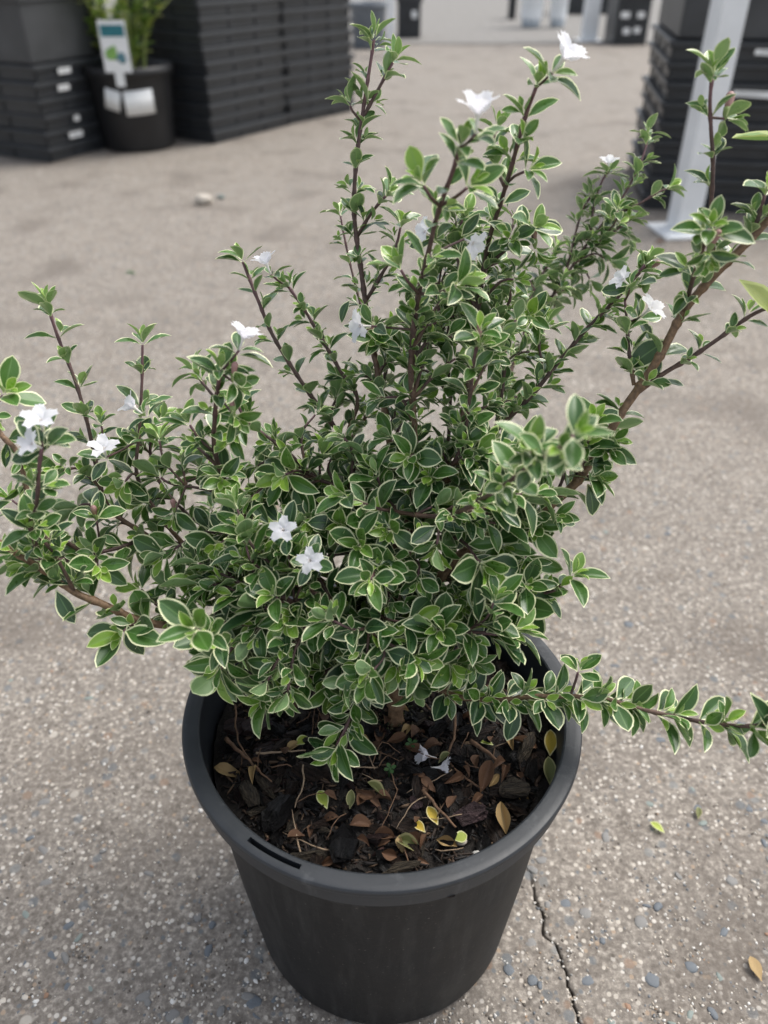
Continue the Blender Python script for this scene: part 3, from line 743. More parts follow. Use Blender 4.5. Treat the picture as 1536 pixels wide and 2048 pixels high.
soil_leaf(590, 1500, .008, 'leaf_lime', .6, 'small lime leaf fragment beside the straight pale twig', ti=5, wf=1.3)
soil_leaf(905, 1690, .007, 'leaf_lime', .3, 'tiny green rimmed leaf fragment by the cream pebble', ti=5, wf=1.5)
soil_leaf(700, 1628, .009, 'leaf_olive', 1.5, 'olive upright leaf fragment above the orange brown leaf', ti=0, tilt=.5)
soil_leaf(700, 1660, .0105, 'leaf_brown', .1, 'orange brown crumpled leaf below the olive fragments', ti=8, wf=1.2)
soil_leaf(430, 1545, .013, 'leaf_tan', -.3, 'tan dry leaf at the left inner wall', ti=9, wf=1.1)
soil_leaf(790, 1690, .013, 'leaf_olive', -.4, 'grey green dry leaf in front of the thin dark leaf', ti=8)
soil_leaf(960, 1595, .015, 'leaf_brown', 1.1, 'curled pinkish brown leaf below the fallen flowers', ti=10, tilt=.3)
for q in range(95):
    a = rs.uniform(0, 6.28); r = .076*math.sqrt(rs.random()); x, y = r*math.cos(a), r*math.sin(a)
    if y > .03 and rs.random() < .6: y = -y
    an = rs.uniform(0, 6.28)
    mt, lab, grp = rs.choices([('leaf_brown', 'small brown dry leaf scattered on the potting mix', 'brown dry leaves on the potting mix'), ('leaf_tan', 'small tan dry leaf scattered on the potting mix', 'tan dry leaves on the potting mix'), ('leaf_olive', 'small olive dying leaf scattered on the potting mix', 'olive dying leaves on the potting mix')], [7, 2, .5])[0]
    tag(leaf_object('fallen_leaf', None, (x, y, soil_h(x, y)+rs.uniform(.003, .006)), Vector((math.cos(an), math.sin(an), rs.uniform(-.1, .4))), Vector((rs.uniform(-.5, .5), rs.uniform(-.6, .3), 1)), rs.uniform(.005, .011), rs.randrange(8, 12), .3, mt, rs.uniform(.9, 1.3)), lab, 'leaf', grp)
g = sp(922, 1688, .002); b = blob(31, .6, 2, .1)
o = tag(link('cream_pebble', bm_mesh('cream_pebble', b), M['peb_cream'], None, g), 'smooth cream pebble on the potting mix', 'pebble'); o.scale = (.0055, .0045, .005)
g = sp(958, 1715, .002); b = blob(33, .7, 2, .3)
o = tag(link('white_pebble', bm_mesh('white_pebble', b), M['peb_white'], None, g), 'rough white pebble at the front inner rim', 'pebble'); o.scale = (.006, .005, .005)
g = sp(580, 1635, .002); b = blob(35, .8, 2, .1)
o = tag(link('white_seed', bm_mesh('white_seed', b), M['peb_white'], None, g), 'small white seed at the end of the pale twig', 'seed'); o.scale = (.004, .0035, .004)
for px, py, lab in ((778, 1556, 'tiny two leaved green seedling under the arched stalk'), (820, 1505, 'tiny bluish green seedling beside the fallen flowers')):
    p = sp(px, py, .001); e = tag(empty('seedling', p), lab, 'seedling')
    v, f, tf = tube([Vector((0, 0, 0)), Vector((0, 0, .004)), Vector((.0005, 0, .007))], .0005, .0004, 5); link('stem', pydata('stem', v, f), M['sprout'], e)
    for q in range(4):
        an = q*1.57+.4; leaf_object('leaf', e, (.0005, 0, .0065), Vector((math.cos(an), math.sin(an), .2)), Vector((0, 0, 1)), .0034, 5, .3, 'sprout', 1.2)
ground_chip = bm_mesh('bark_flake', chunk(77, (1, .4, .15))); ground_chip.materials.append(M['chip_brown'])
a = math.atan2(ground(897, 1797, .165).y, ground(897, 1797, .165).x)
o = tag(link('bark_flake', ground_chip, None, None, (.0968*math.cos(a), .0968*math.sin(a), .1652), False), 'brown bark flake stuck on the ledge below the rim', 'bark flake'); o.scale = (.008,)*3; o.rotation_euler = (.2, 0, a+1.4)

# ------------------------------------------------------------------ the shrub
_g = on_soil(790, 1440)
TR = Vector((_g.x, _g.y, soil_h(_g.x, _g.y)-.006))
shrub = tag(empty('serissa_shrub', TR), 'variegated small leaved shrub with white star flowers growing in the black pot', 'shrub')
shrub.name = 'flowering_shrub'
FORK = at(790, 1150, .412)
LEAVES = []            # pos, dir, normal, length, template, age, widthfactor
NODES = []             # branch nodes available for side shoots: (pos, tangent, radius)
SK = []; TIPS = []
rs = random.Random(4321); UPV = Vector((0, 0, 1))
def add_leaf(p, d, n, L, age, wf=1.0):
    LEAVES.append((Vector(p), Vector(d).normalized(), Vector(n), L*1.16, rs.randrange(8), min(1, max(0, age+rs.uniform(-.12, .12))), wf*rs.uniform(.9, 1.15)))
def pair(p, t, phi, L, ang, age, both=1.0, upw=.7):
    u = t.orthogonal().normalized(); v = t.cross(u)
    for s in (0, math.pi):
        if rs.random() > both: continue
        a = phi+s+rs.uniform(-.25, .25); sd_ = u*math.cos(a)+v*math.sin(a); an = ang+rs.uniform(-.2, .2)
        d = sd_*math.sin(an)+t*math.cos(an)
        hz = 1-abs(t.z); d.z *= 1-.45*hz
        d.normalize()
        n = t-d*t.dot(d); n = n.normalized()*(.3+.7*abs(t.z))+UPV*upw+Vector((rs.uniform(-.35, .35), -.15+rs.uniform(-.35, .35), rs.uniform(-.15, .2)))
        add_leaf(p+sd_*.0006, d, n, L*rs.uniform(.8, 1.15), age)
def rosette(p, t, L, bright=.5):
    phi = rs.uniform(0, 3.14)
    for q, (ll, an, ag) in enumerate(((1.0, 1.15, .35), (.90, .85, .34+bright*.3), (.70, .55, .45+bright*.5), (.45, .30, .60+bright*.5))):
        pair(p+t*(.0011*q), t, phi+q*1.57, L*ll, an, ag, .96, .45)
def shoot(pts, r0, r1, L, spacing=.0085, tuft=True, tf0=0.0, tf1=1.0, dense=.6, name='branch', bare=0.0, bright=.5, skip_end=False, keep_nodes=True):
    P = catmull(pts, .0022); n = len(P)
    rad, acc, nxt, nodes, total = [], 0, spacing*rs.uniform(.4, 1), [], sum((P[i+1]-P[i]).length for i in range(n-1))
    phi = rs.uniform(0, 3.14)
    for i in range(n):
        if i: acc += (P[i]-P[i-1]).length
        kf = acc/max(total, 1e-6); r = r0+(r1-r0)*kf; rad.append(r)
        if acc >= nxt and i < n-1:
            rad[-1] *= 1.28; nxt += spacing*rs.uniform(.75, 1.3)
            t = (P[min(i+1, n-1)]-P[max(i-1, 0)]).normalized(); nodes.append((P[i], t, kf)); phi += 1.57+rs.uniform(-.2, .2)
            if keep_nodes: NODES.append((P[i].copy(), t, r))
            if kf < bare: continue
            sz = L*(1.06-.06*kf)
            pair(P[i], t, phi, sz*1.05, 1.15-.25*abs(t.z), .16+.28*kf, .94)
            u = t.orthogonal().normalized(); v = t.cross(u)
            for s in (0, math.pi):
                if rs.random() < dense+(.2 if name == 'branch' else 0):
                    a = phi+s; sd_ = u*math.cos(a)+v*math.sin(a); tt = (sd_*.8+t).normalized()
                    q0 = P[i]+tt*rs.uniform(.0015, .0045); ph = rs.uniform(0, 3)
                    pair(q0, tt, ph, sz*rs.uniform(.55, .80), .9, .46, .9); pair(q0+tt*.0012, tt, ph+1.57, sz*rs.uniform(.35, .55), .5, .80, .9)
    v_, f_, tf = tube(P, r0, r1, 7, rad, tf0, tf1)
    me = pydata(name, v_, f_); a = me.attributes.new('tfrac', 'FLOAT', 'POINT'); a.data.foreach_set('value', np.array(tf, dtype=np.float32))
    o = link(name, me, M['bark'], shrub, -TR); SK.append(o)
    if tuft and keep_nodes: TIPS.append((P[-1].copy(), (P[-1]-P[-3]).normalized(), r1))
    if tuft: rosette(P[-1], (P[-1]-P[-3]).normalized(), L*rs.uniform(1.0, 1.25), bright)
    return P
A_ = lambda *p: [at(*q) for q in p]
# trunk
tp = [TR, TR+Vector((.0005, .001, .03)), TR+Vector((-.001, .0, .065)), FORK]
P = shoot(tp, .0042, .0030, .010, .012, False, 0, .15, 0, 'trunk', 1.0)
FK2 = P[int(len(P)*.6)]; FK3 = P[int(len(P)*.35)]
def br(base, pts, r0, r1, L, **kw):
    return shoot(([base] if base is not None else [])+A_(*pts), r0, r1, L, **kw)

# --- upright leaders
B1 = br(FORK, [(786, 1020, .418), (778, 880, .42), (758, 760, .418), (736, 640, .415), (722, 540, .41), (709, 440, .405), (709, 370, .40), (715, 300, .395), (723, 240, .392), (737, 150, .388), (748, 80, .385)], .0020, .0007, .0105, bare=.25, spacing=.0105, dense=.5)
br(None, [(723, 240, .392), (745, 200, .389), (772, 150, .386), (786, 125, .384)], .0009, .0006, .0120, spacing=.012, dense=.3, tf0=.6)
br(None, [(721, 240, .392), (705, 222, .39), (701, 212, .39)], .0007, .0005, .0105, spacing=.02, tf0=.6)
br(None, [(713, 475, .408), (735, 438, .402), (757, 408, .398), (772, 392, .396)], .0009, .0006, .0095, tf0=.5)
br(None, [(733, 600, .414), (760, 555, .408), (790, 500, .403), (801, 455, .40)], .0010, .0006, .0095, tf0=.5)
br(None, [(745, 700, .43), (706, 551, .435), (692, 490, .432), (681, 432, .43)], .0007, .0005, .0085, tf0=.6, dense=.3)
B2 = br(FORK, [(825, 1000, .41), (832, 940, .405), (827, 830, .395), (822, 740, .385), (828, 650, .372), (840, 575, .36), (858, 500, .345), (872, 440, .335), (890, 385, .322), (908, 335, .312), (920, 295, .305)], .0019, .0008, .0105, bare=.15, spacing=.0105, dense=.45)
br(None, [(880, 412, .328), (862, 395, .322), (848, 372, .318)], .0008, .0006, .0120, spacing=.02, tf0=.6)
br(None, [(880, 412, .328), (910, 395, .324), (934, 376, .318)], .0008, .0006, .0115, spacing=.02, tf0=.6)
br(None, [(838, 588, .361), (815, 562, .355), (802, 540, .352)], .0008, .0006, .0115, spacing=.02, tf0=.6)
br(None, [(838, 588, .361), (880, 585, .355), (912, 572, .350)], .0008, .0006, .0125, spacing=.02, tf0=.6)
B3 = br(FORK, [(850, 1010, .42), (905, 900, .42), (932, 800, .418), (945, 700, .412), (955, 620, .405), (966, 550, .398), (978, 480, .388), (1000, 410, .375), (1018, 350, .362), (1035, 290, .352), (1050, 235, .345), (1072, 175, .335)], .0018, .0008, .0105, bare=.2, spacing=.0095, dense=.6)
br(None, [(1012, 368, .366), (1030, 352, .36), (1052, 342, .355)], .0007, .0006, .010, spacing=.02, tf0=.6)
br(None, [(1008, 372, .366), (992, 335, .366), (985, 290, .362), (992, 262, .36)], .0008, .0006, .0095, tf0=.5)
br(None, [(968, 540, .397), (1005, 505, .392), (1040, 470, .385), (1062, 458, .38)], .0010, .0006, .0110, tf0=.5)
br(None, [(955, 620, .405), (925, 560, .40), (912, 480, .395), (925, 440, .39)], .0010, .0006, .0105, tf0=.5)
br(None, [(948, 690, .412), (990, 640, .415), (1020, 600, .415), (1015, 560, .412)], .0009, .0006, .0100, tf0=.5)
br(FORK, [(880, 960, .425), (900, 830, .43), (895, 720, .425), (880, 640, .415), (872, 560, .41)], .0014, .0006, .0100, bare=.25)
br(FORK, [(860, 1000, .40), (920, 900, .385), (940, 790, .37), (948, 720, .36), (958, 672, .352)], .0014, .0007, .0118, bare=.25)
# --- right, behind (soft)
B4 = br(FORK, [(900, 960, .45), (980, 830, .475), (1045, 690, .49), (1080, 630, .50), (1130, 555, .505), (1180, 480, .51), (1235, 410, .51), (1270, 350, .51), (1290, 300, .51), (1296, 268, .51)], .0016, .0006, .0105, bare=.35, spacing=.0085, dense=.8)
br(None, [(1180, 480, .51), (1188, 410, .512), (1205, 360, .512), (1216, 345, .512)], .0008, .0006, .0085, tf0=.6)
br(None, [(1215, 435, .51), (1270, 412, .508), (1315, 385, .505), (1332, 378, .505)], .0008, .0006, .0115, spacing=.014, tf0=.6)
br(None, [(1160, 510, .508), (1225, 465, .51), (1260, 440, .51)], .0008, .0006, .0105, tf0=.5, dense=.9)
br(None, [(1130, 555, .505), (1150, 470, .512), (1165, 420, .515), (1180, 395, .515)], .0008, .0006, .0095, tf0=.5, dense=.9)
br(None, [(1045, 690, .49), (1060, 600, .495), (1095, 530, .50), (1110, 500, .50)], .0008, .0006, .0095, tf0=.5, dense=.9)
B5 = br(FORK, [(880, 980, .42), (990, 863, .42), (1063, 791, .415), (1112, 731, .412), (1170, 662, .41), (1231, 600, .405), (1270, 555, .40), (1290, 530, .398)], .0015, .0008, .0108, bare=.2, spacing=.0085, dense=.75)
br(None, [(1063, 791, .415), (1085, 740, .42), (1078, 690, .42), (1090, 650, .42)], .0008, .0006, .0095, tf0=.5)
br(None, [(990, 863, .42), (1005, 780, .425), (1010, 700, .428), (1000, 640, .43)], .0010, .0006, .0098, tf0=.4)
B6 = br(FK2, [(900, 1130, .42), (985, 1072, .415), (1040, 1048, .41), (1100, 1010, .405), (1150, 968, .40), (1195, 905, .397), (1240, 830, .392), (1275, 780, .388), (1320, 712, .38), (1370, 620, .372), (1430, 550, .365), (1500, 480, .357), (1575, 395, .35)], .0026, .0017, .0115, bare=.35, spacing=.016, dense=.45, tuft=False, tf1=.2)
br(None, [(1275, 785, .388), (1330, 745, .384), (1380, 716, .38), (1440, 675, .375), (1500, 632, .37), (1560, 605, .365)], .0012, .0008, .0090, spacing=.012, tf0=.4, tf1=.8)
br(None, [(1268, 770, .388), (1258, 700, .39), (1254, 645, .392), (1250, 600, .392)], .0010, .0006, .0105, spacing=.0095, tf0=.3)
br(None, [(1368, 625, .372), (1385, 560, .355), (1405, 500, .335), (1418, 460, .322)], .0011, .0008, .0125, spacing=.013, tf0=.4)
br(None, [(1428, 552, .365), (1425, 470, .36), (1422, 420, .355), (1426, 330, .345), (1422, 260, .338), (1420, 200, .332), (1425, 150, .328)], .0011, .0007, .0105, spacing=.0135, tf0=.4, dense=.45)
br(None, [(1500, 480, .357), (1515, 440, .352), (1530, 390, .348)], .0009, .0007, .0115, spacing=.011, tf0=.4)
br(None, [(470, 1290, .372), (420, 1275, .352), (392, 1258, .335)], .0009, .0007, .0125, spacing=.012, tf0=.5)
# --- right near, blurred
B7 = br(FK2, [(700, 998, .405), (782, 1022, .395), (887, 1032, .375), (960, 1000, .345), (1030, 955, .315), (1106, 905, .285), (1146, 872, .270)], .0014, .0008, .0112, bare=.12, spacing=.0110, dense=.5)
br(None, [(1030, 955, .315), (1055, 930, .300), (1062, 905, .295)], .0008, .0006, .0105, spacing=.02, tf0=.5)
# --- low right branch reaching over the rim
B8 = br(FK3, [(850, 1372, .425), (930, 1396, .415), (1000, 1400, .405), (1060, 1393, .398), (1140, 1393, .39), (1210, 1398, .382), (1290, 1420, .375), (1345, 1432, .37), (1420, 1446, .362), (1500, 1452, .35), (1560, 1440, .34)], .0014, .0008, .0145, bare=.1, spacing=.0088, dense=.9, tf1=.7)
br(None, [(1140, 1393, .39), (1150, 1365, .388), (1156, 1345, .386)], .0007, .0006, .0125, spacing=.02, tf0=.5)
br(FK2, [(900, 1220, .415), (1000, 1195, .41), (1060, 1190, .405), (1105, 1182, .40), (1140, 1155, .395)], .0013, .0007, .0118, bare=.1, spacing=.009)
# --- front centre
br(FK3, [(745, 1330, .405), (722, 1370, .395), (705, 1425, .39), (685, 1470, .388), (672, 1492, .387)], .0012, .0007, .0150, spacing=.0066, bare=.1, dense=.7)
br(FK3, [(700, 1330, .41), (640, 1350, .402), (590, 1375, .395), (540, 1395, .392)], .0012, .0007, .0140, spacing=.0095, bare=.15)
br(FK2, [(720, 1230, .40), (660, 1250, .388), (600, 1240, .38), (530, 1215, .375)], .0013, .0007, .0150, spacing=.0095, bare=.15)
br(FK2, [(760, 1230, .395), (740, 1260, .38), (800, 1300, .375), (815, 1310, .374)], .0012, .0007, .0145, spacing=.0095, bare=.2)
br(FK2, [(840, 1240, .40), (900, 1260, .388), (960, 1265, .382), (1000, 1270, .38)], .0013, .0007, .0150, spacing=.0095, bare=.15)
br(FK2, [(640, 1190, .39), (560, 1230, .378), (470, 1290, .372), (440, 1340, .37)], .0013, .0007, .0140, spacing=.0095, bare=.2)
# --- left
B11 = br(FK3, [(640, 1240, .42), (480, 1250, .412), (310, 1248, .398), (200, 1206, .388), (150, 1185, .384), (95, 1145, .378), (30, 1105, .37), (-40, 1060, .36)], .0024, .0014, .0135, bare=.3, spacing=.014, dense=.5, tuft=False, tf1=.25)
br(None, [(300, 1246, .398), (262, 1250, .390), (248, 1262, .384)], .0008, .0006, .0150, spacing=.012, tf0=.4)
br(None, [(150, 1185, .384), (110, 1110, .37), (80, 1075, .36), (70, 1060, .355)], .0009, .0007, .0120, spacing=.011, tf0=.4)
br(None, [(95, 1145, .378), (62, 1060, .355), (74, 1000, .342), (79, 930, .332), (84, 895, .328)], .0011, .0008, .0112, spacing=.0105, tf0=.4)
B12 = br(FK2, [(650, 1140, .43), (500, 1122, .43), (440, 1110, .428), (370, 1092, .425), (300, 1075, .42), (240, 1095, .41), (160, 1112, .40), (60, 1130, .385)], .0017, .0008, .0120, bare=.25, spacing=.010)
B13 = br(FK2, [(640, 1160, .42), (530, 1093, .415), (500, 1053, .41), (460, 984, .40), (430, 905, .385), (430, 830, .368), (436, 775, .356), (440, 745, .350)], .0018, .0009, .0110, bare=.25, spacing=.0105, dense=.6)
br(None, [(433, 800, .36), (405, 765, .368), (392, 745, .37)], .0007, .0006, .010, spacing=.02, tf0=.5)
br(None, [(430, 905, .385), (400, 880, .38), (380, 850, .378)], .0008, .0006, .0108, spacing=.012, tf0=.5)
B14 = br(None, [(300, 1075, .42), (215, 1010, .418), (185, 890, .415), (172, 835, .412), (150, 760, .408), (122, 690, .404), (106, 645, .40), (98, 615, .398)], .0012, .0007, .0110, spacing=.0115, bare=.1, dense=.5, tf0=.3)
br(None, [(190, 905, .415), (205, 870, .412), (202, 850, .41)], .0006, .0005, .0085, spacing=.02, tf0=.6)
B15 = br(None, [(370, 1092, .425), (310, 1020, .42), (274, 950, .418), (279, 860, .414), (284, 760, .41), (285, 690, .408)], .0012, .0006, .0115, spacing=.0165, bare=.1, tf0=.3, dense=.6)
B16 = br(FORK, [(745, 1010, .43), (700, 900, .435), (648, 826, .435), (608, 771, .432), (549, 677, .428), (518, 605, .424), (500, 560, .422), (486, 524, .42)], .0015, .0008, .0105, bare=.25, spacing=.0095, dense=.55)
br(None, [(690, 880, .435), (715, 800, .432), (680, 740, .43), (640, 672, .427), (606, 615, .424), (578, 575, .422)], .0011, .0007, .0100, spacing=.0095, dense=.55, tf0=.3)
br(FK2, [(600, 1075, .45), (584, 1048, .455), (638, 979, .458), (688, 900, .458), (742, 816, .455), (770, 760, .452), (775, 700, .45)], .0015, .0007, .0100, bare=.3, spacing=.011, tf1=.5, dense=.5)
B18 = br(FORK, [(700, 995, .41), (633, 955, .405), (570, 900, .40), (530, 870, .397), (495, 845, .394), (478, 815, .39)], .0012, .0007, .0108, bare=.15, spacing=.010)
br(None, [(440, 985, .40), (390, 975, .405), (340, 967, .408), (322, 955, .408)], .0008, .0006, .0110, spacing=.018, tf0=.6)
br(FK2, [(560, 1110, .44), (420, 1060, .44), (330, 980, .44), (300, 900, .438), (320, 845, .436)], .0012, .0007, .0110, bare=.3)
br(None, [(-30, 800, .37), (0, 866, .37), (36, 908, .368), (60, 1000, .372), (110, 1110, .375)], .0012, .0011, .0095, spacing=.012, tf0=.2, tf1=.5, tuft=False)
br(None, [(-25, 830, .36), (-5, 805, .355), (5, 792, .352)], .0008, .0006, .0120, spacing=.02, tf0=.5)

# --- side shoots: tips spread through the crown, each grown from the nearest older wood
zones = [  # polygon (picture position of the crown's masses), min spacing, depth lo/hi, leaf length, count
    ([(400, 1040), (520, 980), (640, 900), (800, 880), (950, 900), (1010, 990), (1060, 1130), (1060, 1270), (960, 1330), (800, 1380), (690, 1400), (560, 1390), (420, 1330), (380, 1240), (370, 1120)], 38, .365, .405, .0126, 84),
    ([(420, 1020), (640, 900), (950, 900), (1020, 1000), (1030, 1250), (800, 1350), (560, 1330), (430, 1200)], 38, .41, .46, .0115, 55),
    ([(660, 720), (800, 600), (1000, 560), (1080, 640), (1100, 800), (1040, 960), (960, 980), (700, 960), (600, 900)], 48, .385, .45, .0095, 38),
    ([(10, 960), (150, 900), (330, 870), (420, 900), (520, 1000), (420, 1200), (300, 1200), (130, 1140), (20, 1130)], 56, .375, .435, .0115, 22),
    ([(830, 480), (1000, 400), (1060, 500), (1040, 640), (900, 700), (800, 700)], 42, .375, .42, .0095, 20),
    ([(1020, 560), (1100, 520), (1260, 400), (1280, 470), (1180, 560), (1060, 660)], 42, .49, .53, .0092, 13),
    ([(1000, 900), (1100, 900), (1210, 830), (1250, 880), (1180, 960), (1080, 1060), (1000, 1080)], 38, .375, .41, .0115, 20),
    ([(340, 880), (440, 850), (560, 880), (640, 960), (520, 1000), (400, 960)], 46, .38, .42, .0105, 9)]
def inside_poly(x, y, poly):
    c_ = False; j = len(poly)-1
    for i in range(len(poly)):
        xi, yi = poly[i]; xj, yj = poly[j]
        if (yi > y) != (yj > y) and x < (xj-xi)*(y-yi)/(yj-yi)+xi: c_ = not c_
        j = i
    return c_
BASEN = list(NODES); ntw = 0
for poly, sp_, d0, d1, L, cnt in zones:
    got = []; xs = [p[0] for p in poly]; ys = [p[1] for p in poly]
    for _ in range(cnt*60):
        if len(got) >= cnt or ntw >= 295: break
        x, y = rs.uniform(min(xs), max(xs)), rs.uniform(min(ys), max(ys))
        if not inside_poly(x, y, poly) or any((x-a)**2+(y-b)**2 < sp_*sp_ for a, b in got): continue
        tipp = at(x, y, rs.uniform(d0, d1))
        if tipp.z < .170 and math.hypot(tipp.x, tipp.y) < .1: continue
        best, bd = None, 1e9
        for (p, t, r) in BASEN:
            v = tipp-p; l = v.length
            if l < .006: continue
            away = v.dot((tipp-FORK).normalized())/l
            sc = l*(1.6-away)
            if sc < bd: bd, best = sc, (p, t, r)
        p, t, r = best; v = tipp-p
        midp = p+v*.5+t*.15*v.length+Vector((rs.uniform(-.1, .1), rs.uniform(-.1, .1), rs.uniform(-.02, .12)))*v.length
        shoot([p, midp, tipp], min(r*.8, .0010), .0005, L*rs.uniform(.8, 1.2), .0080, True, .35, 1.0, .45, 'twig', .2 if v.length > .02 else 0, rs.uniform(.1, .8), keep_nodes=False)
        got.append((x, y)); ntw += 1

# --- flowers
FLP = []
def petal_mesh():
    us = [-1, -.5, 0, .5, 1]; V, nv = [], 7
    for i in range(nv+1):
        v = i/nv; ww = .34+.86*math.sin(math.pi*min(1, v*.93)**.8)**.9
        if i == nv: ww = .70
        for j, u_ in enumerate(us):
            y = v+(.0 if i < nv else (.05 if j in (0, 2, 4) else -.01)); ww2 = ww
            z = .30*v-.42*v*v+abs(u_)*.07*(1-v)+(.04*math.sin(7*v+u_*3))
            V.append((u_*ww2*.34, y, z))
    m = 5; return np.array(V), np.array([(i*m+j, i*m+j+1, (i+1)*m+j+1, (i+1)*m+j) for i in range(nv) for j in range(m-1)])
pv, pf = petal_mesh(); PET = []
for q in range(3):
    vv = pv.copy(); vv[:, 2] += np.random.RandomState(q).uniform(-.03, .03, len(vv)); m_ = np_mesh('petal', vv, pf); m_.materials.append(M['petal']); m_.polygons.foreach_set('use_smooth', [True]*len(m_.polygons)); PET.append(m_)
tv, tf_ = lathe([(.03, -.80), (.07, -.78), (.08, -.3), (.12, -.08), (.19, .05), (.165, .05), (.09, -.10)], 14); TUBE = pydata('flower_tube', tv, tf_); TUBE.materials.append(M['throat']); TUBE.polygons.foreach_set('use_smooth', [True]*len(TUBE.polygons))
def flower(px, py, d, size, look, opening=.75, par=shrub, base=TR, name='flower', label=None, pos=None, cat=None, pet='petal'):
    """look: direction the flower faces in camera terms (right, up, toward)"""
    pos = pos or at(px, py, d); ax = (RT*look[0]+UP*look[1]-FW*look[2]).normalized()
    e = bpy.data.objects.new(name, None); COL.objects.link(e); e.empty_display_size = .005
    if par is not None: e.parent = par
    m = frame(ax.orthogonal(), ax).to_4x4(); m.translation = pos-(base if par is not None else Vector((0, 0, 0)))
    e.matrix_local = m@Matrix.Rotation(rs.uniform(0, 1.2), 4, 'Z')@Matrix.Scale(size/2, 4)
    link('flower_tube', TUBE, None, e)
    for q in range(5):
        o = bpy.data.objects.new('petal', PET[q % 3]); COL.objects.link(o); o.parent = e
        a = q*2*math.pi/5+rs.uniform(-.12, .12); op = opening+rs.uniform(-.12, .12)
        d_ = Vector((math.cos(a)*math.sin(op*1.57), math.sin(a)*math.sin(op*1.57), math.cos(op*1.57)))
        n_ = Vector((-math.cos(a)*math.cos(op*1.57), -math.sin(a)*math.cos(op*1.57), math.sin(op*1.57)))
        mm = frame(d_, n_).to_4x4(); mm.translation = Vector((math.cos(a)*.14, math.sin(a)*.14, .02)); o.matrix_local = mm
    if par is not None:
        b0 = pos-ax*size*.39; p_, t0, r_ = min(NODES+TIPS, key=lambda q: (q[0]-b0).length)
        shoot([p_, (p_+b0)/2+ax*-.0008, b0], .0006, .0005, .0095, .05, False, .5, 1.0, .5, 'flower_stalk', 0, .3, keep_nodes=False)
        ph = rs.uniform(0, 3)
        for q in range(3): pair(b0-ax*.001*q, ax, ph+q*1.57, .0075+.002*q, 1.0+.15*q, .5-.12*q, .95, .2)
    v, f, t_ = tube([Vector((0, 0, -.05)), Vector((.02, 0, .1)), Vector((.02, .02, .2))], .03, .05, 6); link('stamen', pydata('stamen', v, f), M['throat'], e)
    if label: tag(e, label, cat)
    return e
for fl in ((1128, 116, .325, .0150, (.5, .45, .7), .52), (956, 228, .300, .0145, (.05, .8, .6), .48), (1218, 327, .510, .0105, (.1, .9, .1), .55), (1300, 618, .396, .0125, (.5, .45, .7), .72), (1247, 560, .385, .010, (-.7, .4, .4), .6),
           (944, 486, .365, .0110, (.6, -.5, .5), .6), (851, 464, .37, .0100, (-.7, .2, .6), .7), (722, 652, .385, .0125, (-.8, -.1, .5), .7), (533, 528, .410, .0120, (-.35, .85, .3), .45), (487, 676, .345, .0125, (.35, .75, .35), .5),
           (268, 815, .395, .0125, (-.75, .6, .3), .45), (80, 842, .330, .0118, (.1, .6, .7), .70), (66, 888, .328, .0100, (-.4, .3, .8), .6), (208, 898, .390, .0118, (.05, .65, .7), .7), (566, 1060, .366, .0098, (-.1, .35, 1), .8), (620, 1121, .358, .0092, (.05, .1, 1), .92)):
    flower(fl[0], fl[1], fl[2]-.004, fl[3]*1.12, fl[4], fl[5]); FLP.append(at(fl[0], fl[1], fl[2]-.004))
for q, (px, py, d) in enumerate(((855, 1527, .42), (880, 1550, .42))):
    p = sp(px, py, .006); ax = [(-.9, .3, .3), (.9, .1, .3)][q]
    flower(0, 0, 0, .0125, ax, .35, None, TR, 'fallen_flower', ['wilted pinkish flower lying on the mix above another one', 'wilted pinkish flower lying on the mix below another one'][q], p, 'flower')
# buds
def bud(px, py, d, size, look):
    pos = at(px, py, d); ax = (RT*look[0]+UP*look[1]-FW*look[2]).normalized()
    b0 = pos-ax*size*1.05; p_, t0, r_ = min(NODES+TIPS, key=lambda q: (q[0]-b0).length)
    shoot([p_, (p_+b0)/2, b0], .0006, .0005, .0090, .05, True, .5, 1.0, .5, 'flower_stalk', 0, .3, keep_nodes=False)
    v, f = lathe([(.02, -.5), (.16, -.42), (.19, -.1), (.24, .15), (.23, .35), (.12, .48), (.01, .52)], 12)
    me = pydata('flower_bud', v, f); me.materials.append(M['bud']); o = link('flower_bud', me, None, shrub)
    m = frame(ax.orthogonal(), ax).to_4x4(); m.translation = pos-ax*size*.35-TR; o.matrix_local = m@Matrix.Diagonal((size*.8, size*.8, size*.85, 1))
    v, f = lathe([(.03, -.9), (.10, -.8), (.20, -.52), (.21, -.30), (.19, -.28)], 10); link('bud_base', pydata('bud_base', v, f), M['bud_green'], o)
for b_ in ((462, 788, .352, .0085, (-.1, 1, .2)), (470, 726, .345, .0075, (.2, .9, .4)), (186, 1013, .385, .0075, (0, .8, .6)), (958, 650, .352, .0085, (0, 1, .3)), (1462, 187, .335, .0095, (.2, 1, .1)),
           (1067, 456, .382, .0085, (-.1, 1, .1)), (739, 643, .405, .0085, (-.25, 1, .2)), (1318, 524, .398, .0070, (.8, .5, .2)), (345, 1000, .395, .0065, (0, .8, .5)), (1438, 462, .318, .0080, (.3, .8, .5)), (700, 1030, .385, .005, (0, .6, .8))):
    bud(*b_)

